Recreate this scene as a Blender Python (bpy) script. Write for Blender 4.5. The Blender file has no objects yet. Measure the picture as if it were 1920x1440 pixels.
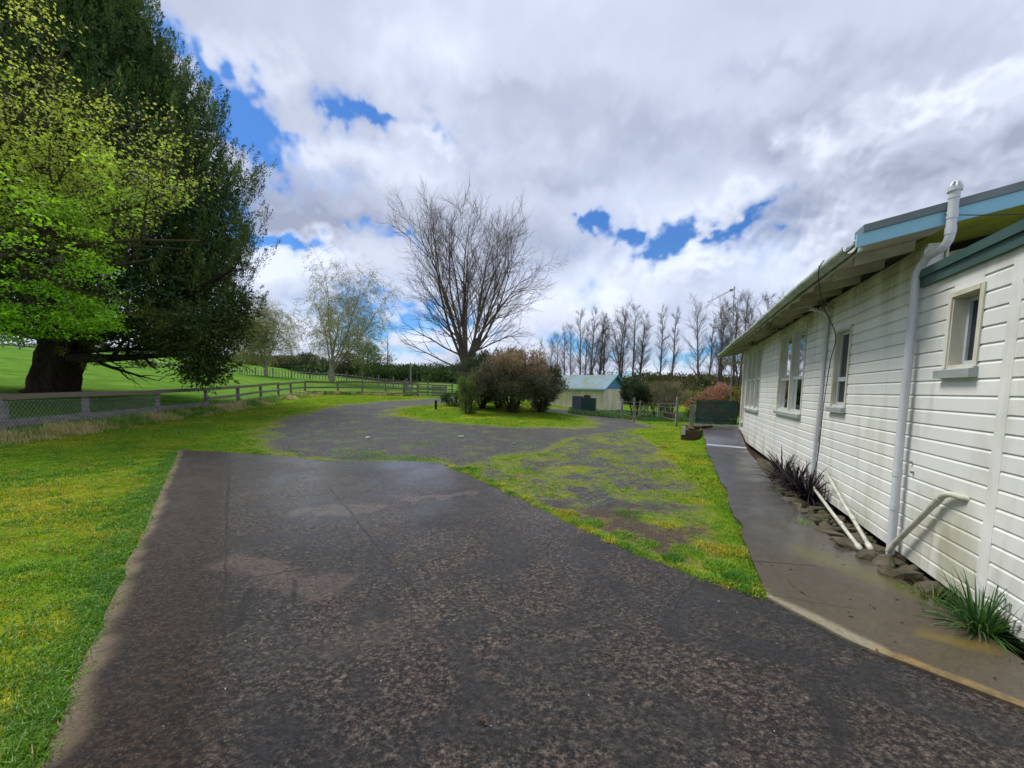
import bpy, math, random
import numpy as np
rng = np.random.default_rng(7)
random.seed(7)
C = bpy.context.scene.collection
V3 = lambda *a: np.array(a, float)

# ------------------------------------------------------------------ camera numbers (fitted to the photograph's lines)
F, CX, CY = 720., 960., 787.
PIT, ROL, YAW, HC = math.radians(4.65), math.radians(1.06), math.radians(22.97), 1.62
cp, sp, cr, sr = math.cos(PIT), math.sin(PIT), math.cos(ROL), math.sin(ROL)
def ray(px, py):
    x2, y2 = (px-CX)/F, (py-CY)/F
    x, y = x2*cr+y2*sr, -x2*sr+y2*cr
    return V3(x, cp-y*sp, -(sp+y*cp))
def at(px, py, Y):
    r = ray(px, py); return r*(Y/r[1])+V3(0, 0, HC)
DH = V3(math.sin(YAW), math.cos(YAW), 0); NH = V3(-math.cos(YAW), math.sin(YAW), 0)
WD = 2.16
def HW(s, off, z): return DH*s+NH*(off-WD)+V3(0, 0, z)

# ------------------------------------------------------------------ noise
def _h(ix, iy, s):
    n = (ix.astype(np.int64)*374761393+iy.astype(np.int64)*668265263+s*1274126177) & 0x7fffffff
    n = ((n ^ (n >> 13))*1274126177) & 0x7fffffff
    return ((n ^ (n >> 16)) & 0xffff)/65535.
def vn(x, y, s=0):
    x = np.asarray(x, float); y = np.asarray(y, float)
    ix, iy = np.floor(x), np.floor(y); fx, fy = x-ix, y-iy
    fx, fy = fx*fx*(3-2*fx), fy*fy*(3-2*fy)
    a, b, c, d = _h(ix, iy, s), _h(ix+1, iy, s), _h(ix, iy+1, s), _h(ix+1, iy+1, s)
    return (a+(b-a)*fx)*(1-fy)+(c+(d-c)*fx)*fy
def fbm(x, y, o=4, s=0):
    r = 0; a = .5; t = 0
    for k in range(o):
        r = r+a*vn(np.asarray(x)*2**k+17*k, np.asarray(y)*2**k-9*k, s+k); t += a; a *= .55
    return r/t
def sstep(a, b, x):
    t = np.clip((x-a)/(b-a), 0, 1); return t*t*(3-2*t)

# ------------------------------------------------------------------ terrain (thin plate spline through surveyed points)
TP = [(x, y, 0.) for x in (-7, -2, 3, 8) for y in (-8, 0, 6)]+[(-6, 11, 0), (0, 11, 0), (5, 11, 0), (-11, 3, 0), (-10, -8, 0)]
TP += [(-13.3, 10, .09), (-13.8, 12.4, .13), (-14.6, 15.8, .16), (-15.5, 19.4, .21), (-16.2, 22.7, .33), (-17, 26, .47), (-17.4, 28.6, .57),
       (-17.8, 33, .79), (-13.2, 33.8, .86), (-9.7, 34.2, .8), (-6, 34.5, .7), (-24, 20, .95), (-30, 12, 1.3), (-20, 5, .5), (-4, 24, .42), (-8, 22, .38), (-3, 18, .1),
       (2, 24, .3), (2, 17, .02), (8.3, 35, -.35), (12, 28, -.4), (5, 22, 0), (8, 22, -.2), (10, 18, .0), (6, 13.3, 0), (6.8, 13, 0), (5, 15, 0), (13, 14, .1), (16, 22, 0), (14, 5, 0),
       (-44, 60, 2.9), (-25, 55, 2.3), (-14, 50, 1.4), (-6, 60, .5), (5, 50, .2), (-107, 80, 8.4), (-77, 120, 7.6), (-37, 120, 4.4), (-17, 120, 2.9),
       (-60, 40, 4.6), (-60, 0, 3.5), (20, 60, .2), (26, 88, 3.9), (53, 90, 3.1), (80, 60, 1.), (10, 90, 2.8), (30, 140, 2.5), (-40, 200, 4.5), (40, 250, 2), (-160, 200, 9),
       (150, 100, 0), (120, 0, 0), (30, -20, 0), (0, -60, 0), (-80, -60, 3), (-200, 0, 6), (250, 250, 0), (-150, 400, 3), (0, 450, 0), (250, 450, 0), (-400, 300, 5), (350, 0, 0)]
TP = np.array(TP)
def _U(r2): return .5*r2*np.log(r2+1e-9)
_n = len(TP); _d2 = ((TP[:, None, :2]-TP[None, :, :2])**2).sum(-1)
_A = np.zeros((_n+3, _n+3)); _A[:_n, :_n] = _U(_d2)+np.eye(_n)*1.5
_A[:_n, _n:] = np.c_[np.ones(_n), TP[:, :2]]; _A[_n:, :_n] = _A[:_n, _n:].T
_W = np.linalg.solve(_A, np.r_[TP[:, 2], 0, 0, 0])
def terr(x, y):
    x = np.asarray(x, float); y = np.asarray(y, float); sh = x.shape; x = x.ravel(); y = y.ravel()
    z = _W[_n]+_W[_n+1]*x+_W[_n+2]*y
    if x.size < 3000: z = z+_U((x[:, None]-TP[:, 0])**2+(y[:, None]-TP[:, 1])**2)@_W[:_n]
    else:
        for i in range(_n): z = z+_W[i]*_U((x-TP[i, 0])**2+(y-TP[i, 1])**2)
    far = sstep(9.5, 15, np.hypot(x, y-1))
    z = z*far
    # drop under the far half of the path, which is built up
    return z.reshape(sh)
def tz(x, y): return float(terr(np.array([x]), np.array([y]))[0])
def G(px, py):
    r = ray(px, py); t = .5; 
    for _ in range(4000):
        p = r*t+V3(0, 0, HC)
        if p[2] < tz(p[0], p[1]): break
        t *= 1.02
    a, b = t/1.02, t
    for _ in range(18):
        m = (a+b)/2; p = r*m+V3(0, 0, HC)
        if p[2] < tz(p[0], p[1]): b = m
        else: a = m
    return r*b+V3(0, 0, HC)
def G0(px, py):
    r = ray(px, py); return r*(-HC/r[2])+V3(0, 0, HC)

# ------------------------------------------------------------------ mesh helpers
def np_mesh(name, verts, faces_list, smooth=False):
    """faces_list: list of int arrays (m,k)"""
    me = bpy.data.meshes.new(name)
    verts = np.asarray(verts, np.float32)
    faces_list = [np.asarray(f, np.int32) for f in faces_list if len(f)]
    nl = sum(f.size for f in faces_list); nf = sum(len(f) for f in faces_list)
    me.vertices.add(len(verts)); me.vertices.foreach_set('co', verts.ravel())
    me.loops.add(nl); me.loops.foreach_set('vertex_index', np.concatenate([f.ravel() for f in faces_list]))
    me.polygons.add(nf)
    tot = np.concatenate([np.full(len(f), f.shape[1], np.int32) for f in faces_list])
    st = np.r_[0, np.cumsum(tot)[:-1]].astype(np.int32)
    me.polygons.foreach_set('loop_start', st)
    me.polygons.foreach_set('loop_total', tot)
    me.polygons.foreach_set('use_smooth', np.full(nf, bool(smooth)))
    me.update(calc_edges=True); me.validate()
    return me
def vattr(me, name, arr):
    a = me.attributes.new(name, 'FLOAT', 'POINT'); a.data.foreach_set('value', np.asarray(arr, np.float32))
def cattr(me, name, arr):
    a = me.attributes.new(name, 'FLOAT_COLOR', 'POINT'); b = np.ones((len(arr), 4), np.float32); b[:, :3] = arr; a.data.foreach_set('color', b.ravel())

class MB:
    def __init__(s): s.v = []; s.q = []; s.t = []; s.n = 0
    def raw(s, v, q=(), t=()):
        v = np.asarray(v, float)
        if len(q): s.q.append(np.asarray(q)+s.n)
        if len(t): s.t.append(np.asarray(t)+s.n)
        s.v.append(v); s.n += len(v); return s
    def hexa(s, P):   # 8 corners: bottom 4 ccw, top 4 ccw
        return s.raw(P, [[0, 3, 2, 1], [4, 5, 6, 7], [0, 1, 5, 4], [1, 2, 6, 5], [2, 3, 7, 6], [3, 0, 4, 7]])
    def box(s, c, h, ax=None, jit=0):
        ax = np.eye(3) if ax is None else np.asarray(ax)
        P = []
        for dz in (-1, 1):
            for dx, dy in ((-1, -1), (1, -1), (1, 1), (-1, 1)):
                P.append(np.asarray(c)+ax[0]*dx*h[0]+ax[1]*dy*h[1]+ax[2]*dz*h[2])
        P = np.array(P)
        if jit: P = P+rng.normal(0, jit, P.shape)
        return s.hexa(P)
    def hbox(s, s0, s1, o0, o1, z0, z1):  # box in house coordinates
        return s.hexa([HW(s0, o0, z0), HW(s0, o1, z0), HW(s1, o1, z0), HW(s1, o0, z0), HW(s0, o0, z1), HW(s0, o1, z1), HW(s1, o1, z1), HW(s1, o0, z1)])
    def bar(s, a, b, w, h, up=(0, 0, 1), jit=0):
        a, b = np.asarray(a, float), np.asarray(b, float); d = b-a; L = np.linalg.norm(d); d = d/L
        u = np.asarray(up, float); sd = np.cross(d, u); sd /= np.linalg.norm(sd); u = np.cross(sd, d)
        return s.box((a+b)/2, (L/2, w/2, h/2), [d, -sd, u] if False else [d, sd*-1, u], jit)
    def tube(s, pts, r, k=8, cap=True):
        pts = np.asarray(pts, float); n = len(pts); r = np.broadcast_to(r, (n,))
        v, q = tubes(pts[None], r[None], k)
        t = []
        if cap:
            v = np.vstack([v, pts[0], pts[-1]]); m = n*k
            t = [[m, (i+1) % k, i] for i in range(k)]+[[m+1, (n-1)*k+i, (n-1)*k+(i+1) % k] for i in range(k)]
        return s.raw(v, q, t)
    def mesh(s, name, smooth=False):
        return np_mesh(name, np.vstack(s.v), [np.vstack(s.q) if s.q else [], np.vstack(s.t) if s.t else []], smooth)
def tubes(P, R, k):
    """P (B,n,3) R (B,n) -> verts, quads"""
    B, n, _ = P.shape
    T = np.empty_like(P); T[:, 1:-1] = P[:, 2:]-P[:, :-2] if n > 2 else T[:, 1:-1]
    T[:, 0] = P[:, 1]-P[:, 0]; T[:, -1] = P[:, -1]-P[:, -2]
    T /= np.linalg.norm(T, axis=-1, keepdims=True)+1e-12
    m = T.mean(1); ref = np.where(np.abs(m[:, 2:3]) > .8*np.linalg.norm(m, axis=1, keepdims=True), [[1., 0, 0]], [[0, 0, 1.]])
    A = np.cross(T, ref[:, None]); A /= np.linalg.norm(A, axis=-1, keepdims=True)+1e-12
    Bn = np.cross(T, A)
    th = np.arange(k)*2*np.pi/k
    v = P[:, :, None]+R[:, :, None, None]*(A[:, :, None]*np.cos(th)[None, None, :, None]+Bn[:, :, None]*np.sin(th)[None, None, :, None])
    i = np.arange(k); j = (i+1) % k
    base = (np.arange(B)[:, None]*n+np.arange(n-1)[None]).ravel()*k
    q = np.stack([base[:, None]+i, base[:, None]+j, base[:, None]+k+j, base[:, None]+k+i], -1).reshape(-1, 4)
    return v.reshape(-1, 3), q

def link(o, parent=None):
    C.objects.link(o)
    if parent is not None:
        o.parent = parent
    return o
def obj(name, me, mat, parent=None, loc=None):
    o = bpy.data.objects.new(name, me)
    if mat is not None and not me.materials: me.materials.append(mat)
    if parent is not None:
        l = parent.location.copy()
        if parent.get('_w', 1) and loc is None:  # mesh given in world coordinates; parent Empty has no rotation or scale
            me.transform(__import__('mathutils').Matrix.Translation(-wl(parent)))
    return link(o, parent)
def wl(o):
    import mathutils
    v = mathutils.Vector((0, 0, 0))
    while o is not None: v = v+o.location; o = o.parent
    return v
def thing(name, label, cat, loc, group=None):
    o = bpy.data.objects.new(name, None); o.location = tuple(float(a) for a in loc); C.objects.link(o)
    o.empty_display_size = .2
    o['label'] = label; o['category'] = cat
    if group: o['group'] = group
    return o
def tag(o, label, cat, group=None, kind=None):
    o['label'] = label; o['category'] = cat
    if group: o['group'] = group
    if kind: o['kind'] = kind
    return o
def struct(name, me, mat, label=None):
    o = obj(name, me, mat); o['kind'] = 'structure'
    if label: o['label'] = label; o['category'] = name.replace('_', ' ')
    return o

# ------------------------------------------------------------------ materials
class NT:
    def __init__(s, m): s.nt = m.node_tree; s.N = s.nt.nodes; s.L = s.nt.links
    def n(s, typ, ins=None, **kw):
        nd = s.N.new(typ)
        for k, v in kw.items(): setattr(nd, k, v)
        for k, v in (ins or {}).items():
            if isinstance(v, bpy.types.NodeSocket): s.L.new(v, nd.inputs[k])
            else: nd.inputs[k].default_value = v
        return nd
    def math(s, op, a, b=None, c=None, clamp=False):
        nd = s.N.new('ShaderNodeMath'); nd.operation = op; nd.use_clamp = clamp
        for i, v in enumerate((a, b, c)):
            if v is None: continue
            if isinstance(v, bpy.types.NodeSocket): s.L.new(v, nd.inputs[i])
            else: nd.inputs[i].default_value = v
        return nd.outputs[0]
    def mix(s, f, a, b):
        nd = s.N.new('ShaderNodeMix'); nd.data_type = 'RGBA'
        for i, v in ((0, f), (6, a), (7, b)):
            if isinstance(v, bpy.types.NodeSocket): s.L.new(v, nd.inputs[i])
            else: nd.inputs[i].default_value = v if i == 0 else (*v, 1)
        return nd.outputs[2]
    def noise(s, vec, scale, detail=4, rough=.55, dist=0):
        nd = s.n('ShaderNodeTexNoise', {'Scale': scale, 'Detail': detail, 'Roughness': rough, 'Distortion': dist})
        if vec is not None: s.L.new(vec, nd.inputs['Vector'])
        return nd.outputs[0]
    def rng(s, v, a, b, c=0, d=1):
        nd = s.N.new('ShaderNodeMapRange'); s.L.new(v, nd.inputs[0])
        for i, x in enumerate((a, b, c, d)): nd.inputs[i+1].default_value = x
        return nd.outputs[0]
def new_mat(name):
    m = bpy.data.materials.new(name); m.use_nodes = True; m.node_tree.nodes.clear(); t = NT(m)
    out = t.n('ShaderNodeOutputMaterial'); b = t.n('ShaderNodeBsdfPrincipled'); t.L.new(b.outputs[0], out.inputs[0])
    t.b = b; t.out = out
    geo = t.n('ShaderNodeNewGeometry'); t.pos = geo.outputs['Position']
    return m, t
def seti(t, **kw):
    mp = {'col': 'Base Color', 'rough': 'Roughness', 'spec': 'Specular IOR Level', 'metal': 'Metallic', 'nrm': 'Normal'}
    for k, v in kw.items():
        if isinstance(v, bpy.types.NodeSocket): t.L.new(v, t.b.inputs[mp[k]])
        else: t.b.inputs[mp[k]].default_value = (*v, 1) if k == 'col' else v
def bump(t, h, st=.3, dist=.01):
    return t.n('ShaderNodeBump', {'Height': h, 'Strength': st, 'Distance': dist}).outputs[0]
def simple(name, c1, c2, scale=5, rough=.6, spec=.3, bmp=.2, bscale=60, metal=0, stretch=None):
    m, t = new_mat(name); vec = t.pos
    if stretch:
        vec = t.n('ShaderNodeVectorMath', {0: t.pos, 1: stretch}, operation='MULTIPLY').outputs[0]
    n = t.noise(vec, scale, 6, .65)
    seti(t, col=t.mix(t.rng(n, .35, .65), c1, c2), rough=rough, spec=spec, metal=metal)
    if bmp: seti(t, nrm=bump(t, t.noise(vec, bscale, 3), bmp, .004))
    return m
def leaf_mat(name, trans=.35, rough=.5, spec=.25, tcol=1.3):
    m, t = new_mat(name)
    a = t.n('ShaderNodeAttribute', attribute_name='tint')
    nz = t.noise(t.pos, 9, 2)
    hs = t.n('ShaderNodeHueSaturation', {'Value': t.rng(nz, .3, .7, .82, 1.18), 'Color': a.outputs[0]})
    seti(t, col=hs.outputs[0], rough=rough, spec=spec)
    g = t.n('ShaderNodeHueSaturation', {'Value': tcol, 'Saturation': 1.05, 'Color': a.outputs[0]})
    tr = t.n('ShaderNodeBsdfTranslucent', {'Color': g.outputs[0]})
    mx = t.n('ShaderNodeMixShader', {0: trans}); t.L.new(t.b.outputs[0], mx.inputs[1]); t.L.new(tr.outputs[0], mx.inputs[2]); t.L.new(mx.outputs[0], t.out.inputs[0])
    return m

def linedist(t, a, b, wob=.03, wsc=3):
    """distance from the surface point to the segment a-b, wobbled"""
    if not hasattr(t, 'wob'):
        a1 = t.n('ShaderNodeTexNoise', {'Scale': 3.2, 'Detail': 5, 'Vector': t.pos}).outputs[1]
        t.wob = t.n('ShaderNodeVectorMath', {0: a1, 1: (.5, .5, .5)}, operation='SUBTRACT').outputs[0]
    off = t.wob
    off = t.n('ShaderNodeVectorMath', {0: off, 'Scale': wob*2}, operation='SCALE').outputs[0]
    p = t.n('ShaderNodeVectorMath', {0: t.pos, 1: off}, operation='ADD').outputs[0]
    p = t.n('ShaderNodeVectorMath', {0: p, 1: (1, 1, 0)}, operation='MULTIPLY').outputs[0]
    a, b = V3(a[0], a[1], 0), V3(b[0], b[1], 0); d = b-a; L = np.linalg.norm(d); u = d/L
    ap = t.n('ShaderNodeVectorMath', {0: p, 1: tuple(a)}, operation='SUBTRACT').outputs[0]
    dt = t.n('ShaderNodeVectorMath', {0: ap, 1: tuple(u)}, operation='DOT_PRODUCT').outputs['Value']
    cl = t.n('ShaderNodeClamp', {0: dt, 1: 0., 2: float(L)}).outputs[0]
    pr = t.n('ShaderNodeVectorMath', {0: tuple(u), 'Scale': cl}, operation='SCALE').outputs[0]
    df = t.n('ShaderNodeVectorMath', {0: ap, 1: pr}, operation='SUBTRACT').outputs[0]
    return t.n('ShaderNodeVectorMath', {0: df}, operation='LENGTH').outputs['Value']
def px2(*p): g = G0(*p); return (g[0], g[1])

def mat_slab():
    m, t = new_mat('wet_concrete')
    big = t.noise(t.pos, .55, 5, .55, .6); mid = t.noise(t.pos, 1.5, 7, .62, 1.4); fine = t.noise(t.pos, 38, 4, .7); vf = t.noise(t.pos, 120, 3, .7)
    dark, brown, lite = (.025, .024, .028), (.085, .060, .045), (.24, .185, .14)
    c = t.mix(t.rng(big, .40, .62), dark, (.052, .045, .041))
    c = t.mix(t.math('MULTIPLY', t.rng(mid, .46, .66), .6), c, brown)
    # worn pebbly specks
    vor = t.n('ShaderNodeTexVoronoi', {'Scale': 58., 'Vector': t.pos, 'Randomness': 1.}); spk = t.rng(vor.outputs['Distance'], .18, .34, 1, 0)
    vc = t.n('ShaderNodeSeparateColor', {0: vor.outputs['Color']}).outputs[0]
    spm = t.math('MULTIPLY', spk, t.math('MULTIPLY', t.rng(vc, .5, .6), t.rng(mid, .38, .60, .25, 1.)))
    c = t.mix(t.math('MULTIPLY', spm, .35), c, lite)
    crz = t.n('ShaderNodeTexVoronoi', {'Scale': 34., 'Vector': t.n('ShaderNodeVectorMath', {0: t.pos, 1: t.n('ShaderNodeVectorMath', {0: t.n('ShaderNodeTexNoise', {'Scale': 14., 'Vector': t.pos, 'Detail': 4.}).outputs[1], 'Scale': .11}, operation='SCALE').outputs[0]}, operation='ADD').outputs[0]}, feature='DISTANCE_TO_EDGE').outputs['Distance']
    craze = t.math('MULTIPLY', t.rng(crz, .02, .09, 1, 0), t.rng(mid, .42, .6))
    c = t.mix(t.math('MULTIPLY', craze, .6), c, (.018, .015, .013))
    gran = t.noise(t.n('ShaderNodeVectorMath', {0: t.pos, 1: (1, 1.35, 1)}, operation='MULTIPLY').outputs[0], 31, 8, .84)
    c = t.mix(t.math('MULTIPLY', t.rng(gran, .49, .60), t.math('MULTIPLY', t.rng(mid, .40, .56, .10, 1.), t.rng(big, .36, .6, .6, 1))), c, (.28, .215, .165)); c = t.mix(t.rng(gran, .42, .50, .95, 0), c, (.006, .006, .007))
    c = t.mix(t.rng(fine, .42, .6, 0, .65), c, (.016, .014, .013))
    # the mossy brown left strip beyond the joint
    jl = [px2(432, 850), px2(426, 960), px2(420, 1200), px2(395, 1440)]
    sx = t.n('ShaderNodeSeparateXYZ', {0: t.pos}); 
    a, b = jl[0], jl[3]; sl = (b[0]-a[0])/(b[1]-a[1])
    xl = t.math('ADD', t.math('MULTIPLY', t.math('SUBTRACT', sx.outputs[1], a[1]), sl), a[0])
    left = t.rng(t.math('ADD', t.math('SUBTRACT', sx.outputs[0], xl), t.math('MULTIPLY', mid, .5)), .12, .42, 1, 0)
    brn = t.mix(t.rng(gran, .47, .64), (.007, .005, .003), (.085, .052, .026))
    c = t.mix(t.math('MULTIPLY', spm, t.rng(t.noise(t.pos, 5, 4, .7), .45, .62, .05, .75)), c, (.25, .20, .16))
    c = t.mix(t.math('MULTIPLY', left, .88), c, t.mix(t.math('MULTIPLY', spm, .7), brn, (.22, .155, .09)))
    # worn pale-brown patches
    for (q0, q1, r_, k, col) in (((570, 962), (700, 955), .34, .6, (.15, .12, .10)), ((760, 940), (890, 925), .14, .5, (.17, .14, .115)), ((640, 1210), (760, 1180), .3, .3, (.13, .10, .078)), ((450, 1060), (600, 1110), .3, .35, (.2, .145, .11))):
        dd = t.math('ADD', linedist(t, px2(*q0), px2(*q1), .4, 1.6), t.math('MULTIPLY', t.math('SUBTRACT', gran, .5), r_*2.2))
        c = t.mix(t.math('MULTIPLY', t.rng(dd, r_*.45, r_*.75, k, 0), t.rng(gran, .40, .52, .2, 1)), c, col)
    # pale sandy margin along the lawn
    e = linedist(t, px2(335, 845), px2(75, 1440), .1, 5)
    e = t.math('ADD', e, t.math('MULTIPLY', t.math('SUBTRACT', gran, .5), .35)); c = t.mix(t.rng(e, .03, .11, .85, 0), c, t.mix(t.rng(gran, .4, .56), (.13, .095, .055), (.27, .205, .13)))
    # cracks and joints
    segs = [(*jl[:2], .016), (jl[1], jl[2], .009), (px2(575, 868), px2(660, 965), .016), (px2(660, 965), px2(700, 1020), .012), (px2(700, 1020), px2(790, 1125), .004),
            (px2(1308, 1085), px2(1252, 1160), .006), (px2(470, 1110), px2(445, 1180), .03), (px2(555, 1092), px2(550, 1135), .02), (px2(462, 1090), px2(570, 1070), .01)]
    hgt = t.math('ADD', t.math('MULTIPLY', gran, 1.1), t.math('MULTIPLY', vf, .4))
    left = left
    for a_, b_, w in segs:
        dd = linedist(t, a_, b_, .035, 4); k = t.rng(dd, w*.4, w*1.5, 1, 0)
        k = t.math('MULTIPLY', k, t.rng(mid, .36, .56, .45, 1)); c = t.mix(t.math('MULTIPLY', k, .85), c, (.014, .012, .011)); hgt = t.math('SUBTRACT', hgt, t.math('MULTIPLY', k, .5))
    wet = t.rng(t.math('ADD', t.noise(t.pos, .8, 4, .5, .4), t.rng(left, 0, 1, 0, -.12)), .42, .6)
    hgt = t.math('SUBTRACT', hgt, t.math('MULTIPLY', craze, .5))
    hgt = t.math('ADD', hgt, t.math('MULTIPLY', spm, .5))
    seti(t, col=c, rough=t.rng(wet, 0, 1, .6, .42), spec=.32, nrm=bump(t, hgt, 1., .012))
    ys = t.n('ShaderNodeSeparateXYZ', {0: t.pos}).outputs[1]
    smooth_far = t.math('MULTIPLY', t.rng(ys, 3.4, 5.6, .10, 1), t.rng(left, 0, 1, 1, .15))   # the far bays are steel trowelled and wet
    t.L.new(t.math('MULTIPLY', t.rng(wet, 0, 1, .35, .75), smooth_far), t.b.inputs['Coat Weight']); t.b.inputs['Coat Roughness'].default_value = .16; t.b.inputs['Coat IOR'].default_value = 1.33; t.L.new(bump(t, hgt, .25, .004), t.b.inputs['Coat Normal'])
    return m

def mat_path():
    m, t = new_mat('path_concrete')
    mid = t.noise(t.pos, 1.6, 6, .6, .5); fine = t.noise(t.pos, 45, 5, .7)
    c = t.mix(t.rng(mid, .4, .62), (.045, .044, .046), (.075, .068, .06))
    gran = t.noise(t.pos, 14, 9, .86); c = t.mix(t.rng(fine, .35, .65, 0, .45), c, (.04, .035, .03)); c = t.mix(t.rng(gran, .5, .62, 0, .45), c, (.13, .12, .1)); c = t.mix(t.rng(gran, .40, .49, .6, 0), c, (.02, .018, .017))
    near = t.rng(t.n('ShaderNodeSeparateXYZ', {0: t.pos}).outputs[1], 2.6, 5.2, 1, 0)
    c = t.mix(t.math('MULTIPLY', near, .8), c, t.mix(t.rng(fine, .3, .7), (.05, .038, .02), (.1, .075, .042)))
    for (q0, q1, r_, k, col) in (((1500, 1035), (1690, 1110), .22, .75, (.09, .085, .02)), ((1560, 990), (1500, 960), .12, .4, (.12, .075, .03)), ((1740, 1195), (1850, 1225), .12, .65, (.16, .115, .025)), ((1340, 870), (1420, 960), .3, .4, (.045, .047, .055))):
        dd = linedist(t, px2(*q0), px2(*q1), .2, 2.5); c = t.mix(t.rng(dd, r_*.2, r_, k, 0), c, col)
    e = linedist(t, px2(1432, 1122), px2(1640, 1224), .05, 4); c = t.mix(t.math('MULTIPLY', t.rng(e, .03, .085, .9, 0), t.rng(fine, .3, .55, .45, 1)), c, (.26, .235, .16))
    e = linedist(t, px2(1640, 1224), px2(1930, 1338), .04, 4); c = t.mix(t.math('MULTIPLY', t.rng(e, .02, .05, .75, 0), t.rng(gran, .42, .54, .3, 1)), c, (.28, .18, .06))
    e = linedist(t, px2(1322, 838), px2(1410, 845), .03, 4); c = t.mix(t.rng(e, .05, .12, .95, 0), c, (.42, .44, .46))
    h = fine
    for a_, b_, w in ((px2(1410, 1058), px2(1530, 1068), .008), (px2(1478, 1098), px2(1515, 1128), .004), (px2(1353, 922), px2(1475, 925), .008), (px2(1440, 1122), px2(1600, 1150), .003)):
        k = t.rng(linedist(t, a_, b_, .03, 5), w*.4, w*1.6, 1, 0); c = t.mix(k, c, (.014, .012, .01)); h = t.math('SUBTRACT', h, k)
    wet = t.rng(t.noise(t.pos, 1.1, 4, .5), .42, .58)
    seti(t, col=c, rough=t.rng(wet, 0, 1, .5, .3), spec=.45, nrm=bump(t, h, .5, .005))
    t.L.new(t.rng(wet, 0, 1, .08, .5), t.b.inputs['Coat Weight']); t.b.inputs['Coat Roughness'].default_value = .15; t.b.inputs['Coat IOR'].default_value = 1.33
    return m

def mat_ground():
    m, t = new_mat('ground_mat')
    g = t.n('ShaderNodeAttribute', attribute_name='gravel').outputs['Fac']; f = t.n('ShaderNodeAttribute', attribute_name='field').outputs['Fac']
    soil = t.n('ShaderNodeAttribute', attribute_name='soil').outputs['Fac']
    n1 = t.noise(t.pos, .35, 5, .6); n2 = t.noise(t.pos, 3.5, 6, .7); n3 = t.noise(t.pos, 30, 5, .75); n4 = t.noise(t.pos, 11, 8, .85)
    gr = t.mix(t.rng(n2, .35, .65), (.075, .165, .012), (.165, .27, .016))
    gr = t.mix(t.rng(n1, .50, .66, 0, .7), gr, (.33, .31, .022))
    gr = t.mix(t.rng(n4, .40, .5, .6, 0), gr, (.03, .06, .01))
    fld = t.mix(t.rng(n1, .35, .65), (.085, .19, .028), (.15, .27, .04)); fld = t.mix(t.rng(t.noise(t.pos, .9, 5, .7), .42, .62, 0, .5), fld, (.06, .13, .022))
    gr = t.mix(f, gr, fld)
    vor = t.n('ShaderNodeTexVoronoi', {'Scale': 42., 'Vector': t.pos}); vc = t.n('ShaderNodeSeparateColor', {0: vor.outputs['Color']}).outputs[0]
    gv = t.mix(t.rng(vc, .1, .95), (.018, .018, .022), (.105, .10, .105))
    gv = t.mix(t.rng(n4, .5, .6, 0, .6), gv, (.15, .14, .135)); gv = t.mix(t.rng(n4, .42, .49, .7, 0), gv, (.014, .014, .016)); gv = t.mix(t.rng(n2, .4, .68, 0, .4), gv, (.06, .048, .038))
    gv = t.mix(t.math('MULTIPLY', t.rng(t.noise(t.pos, 1.3, 5, .7), .50, .66, 0, .8), t.rng(n3, .4, .56)), gv, (.13, .19, .02))
    st = t.n('ShaderNodeTexVoronoi', {'Scale': 7., 'Vector': t.pos}); sc = t.n('ShaderNodeSeparateColor', {0: st.outputs['Color']}).outputs[1]
    gv = t.mix(t.math('MULTIPLY', t.rng(st.outputs['Distance'], .12, .2, 1, 0), t.rng(sc, .8, .82)), gv, (.22, .21, .2))
    fac = t.rng(t.math('ADD', g, t.math('MULTIPLY', t.math('SUBTRACT', n4, .5), 3.2)), .36, .64)
    c = t.mix(fac, gr, gv)
    so = t.mix(t.rng(n3, .35, .65), (.04, .029, .02), (.095, .07, .05))
    c = t.mix(t.rng(t.math('ADD', soil, t.math('MULTIPLY', t.math('SUBTRACT', n4, .5), 1.2)), .42, .6), c, so)
    h = t.math('ADD', n3, t.math('MULTIPLY', vor.outputs['Distance'], -.6))
    moss = t.math('MULTIPLY', t.rng(t.math('ABSOLUTE', t.math('SUBTRACT', g, .45)), .12, .42, .6, 0), t.rng(n4, .47, .56)); c = t.mix(moss, c, t.mix(t.rng(n2, .42, .58), (.20, .24, .03), (.30, .20, .05)))
    seti(t, col=c, rough=t.math('ADD', t.math('MULTIPLY', fac, -.3), .95), spec=t.math('MULTIPLY', fac, .22), nrm=bump(t, h, 1., .02))
    return m

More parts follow.
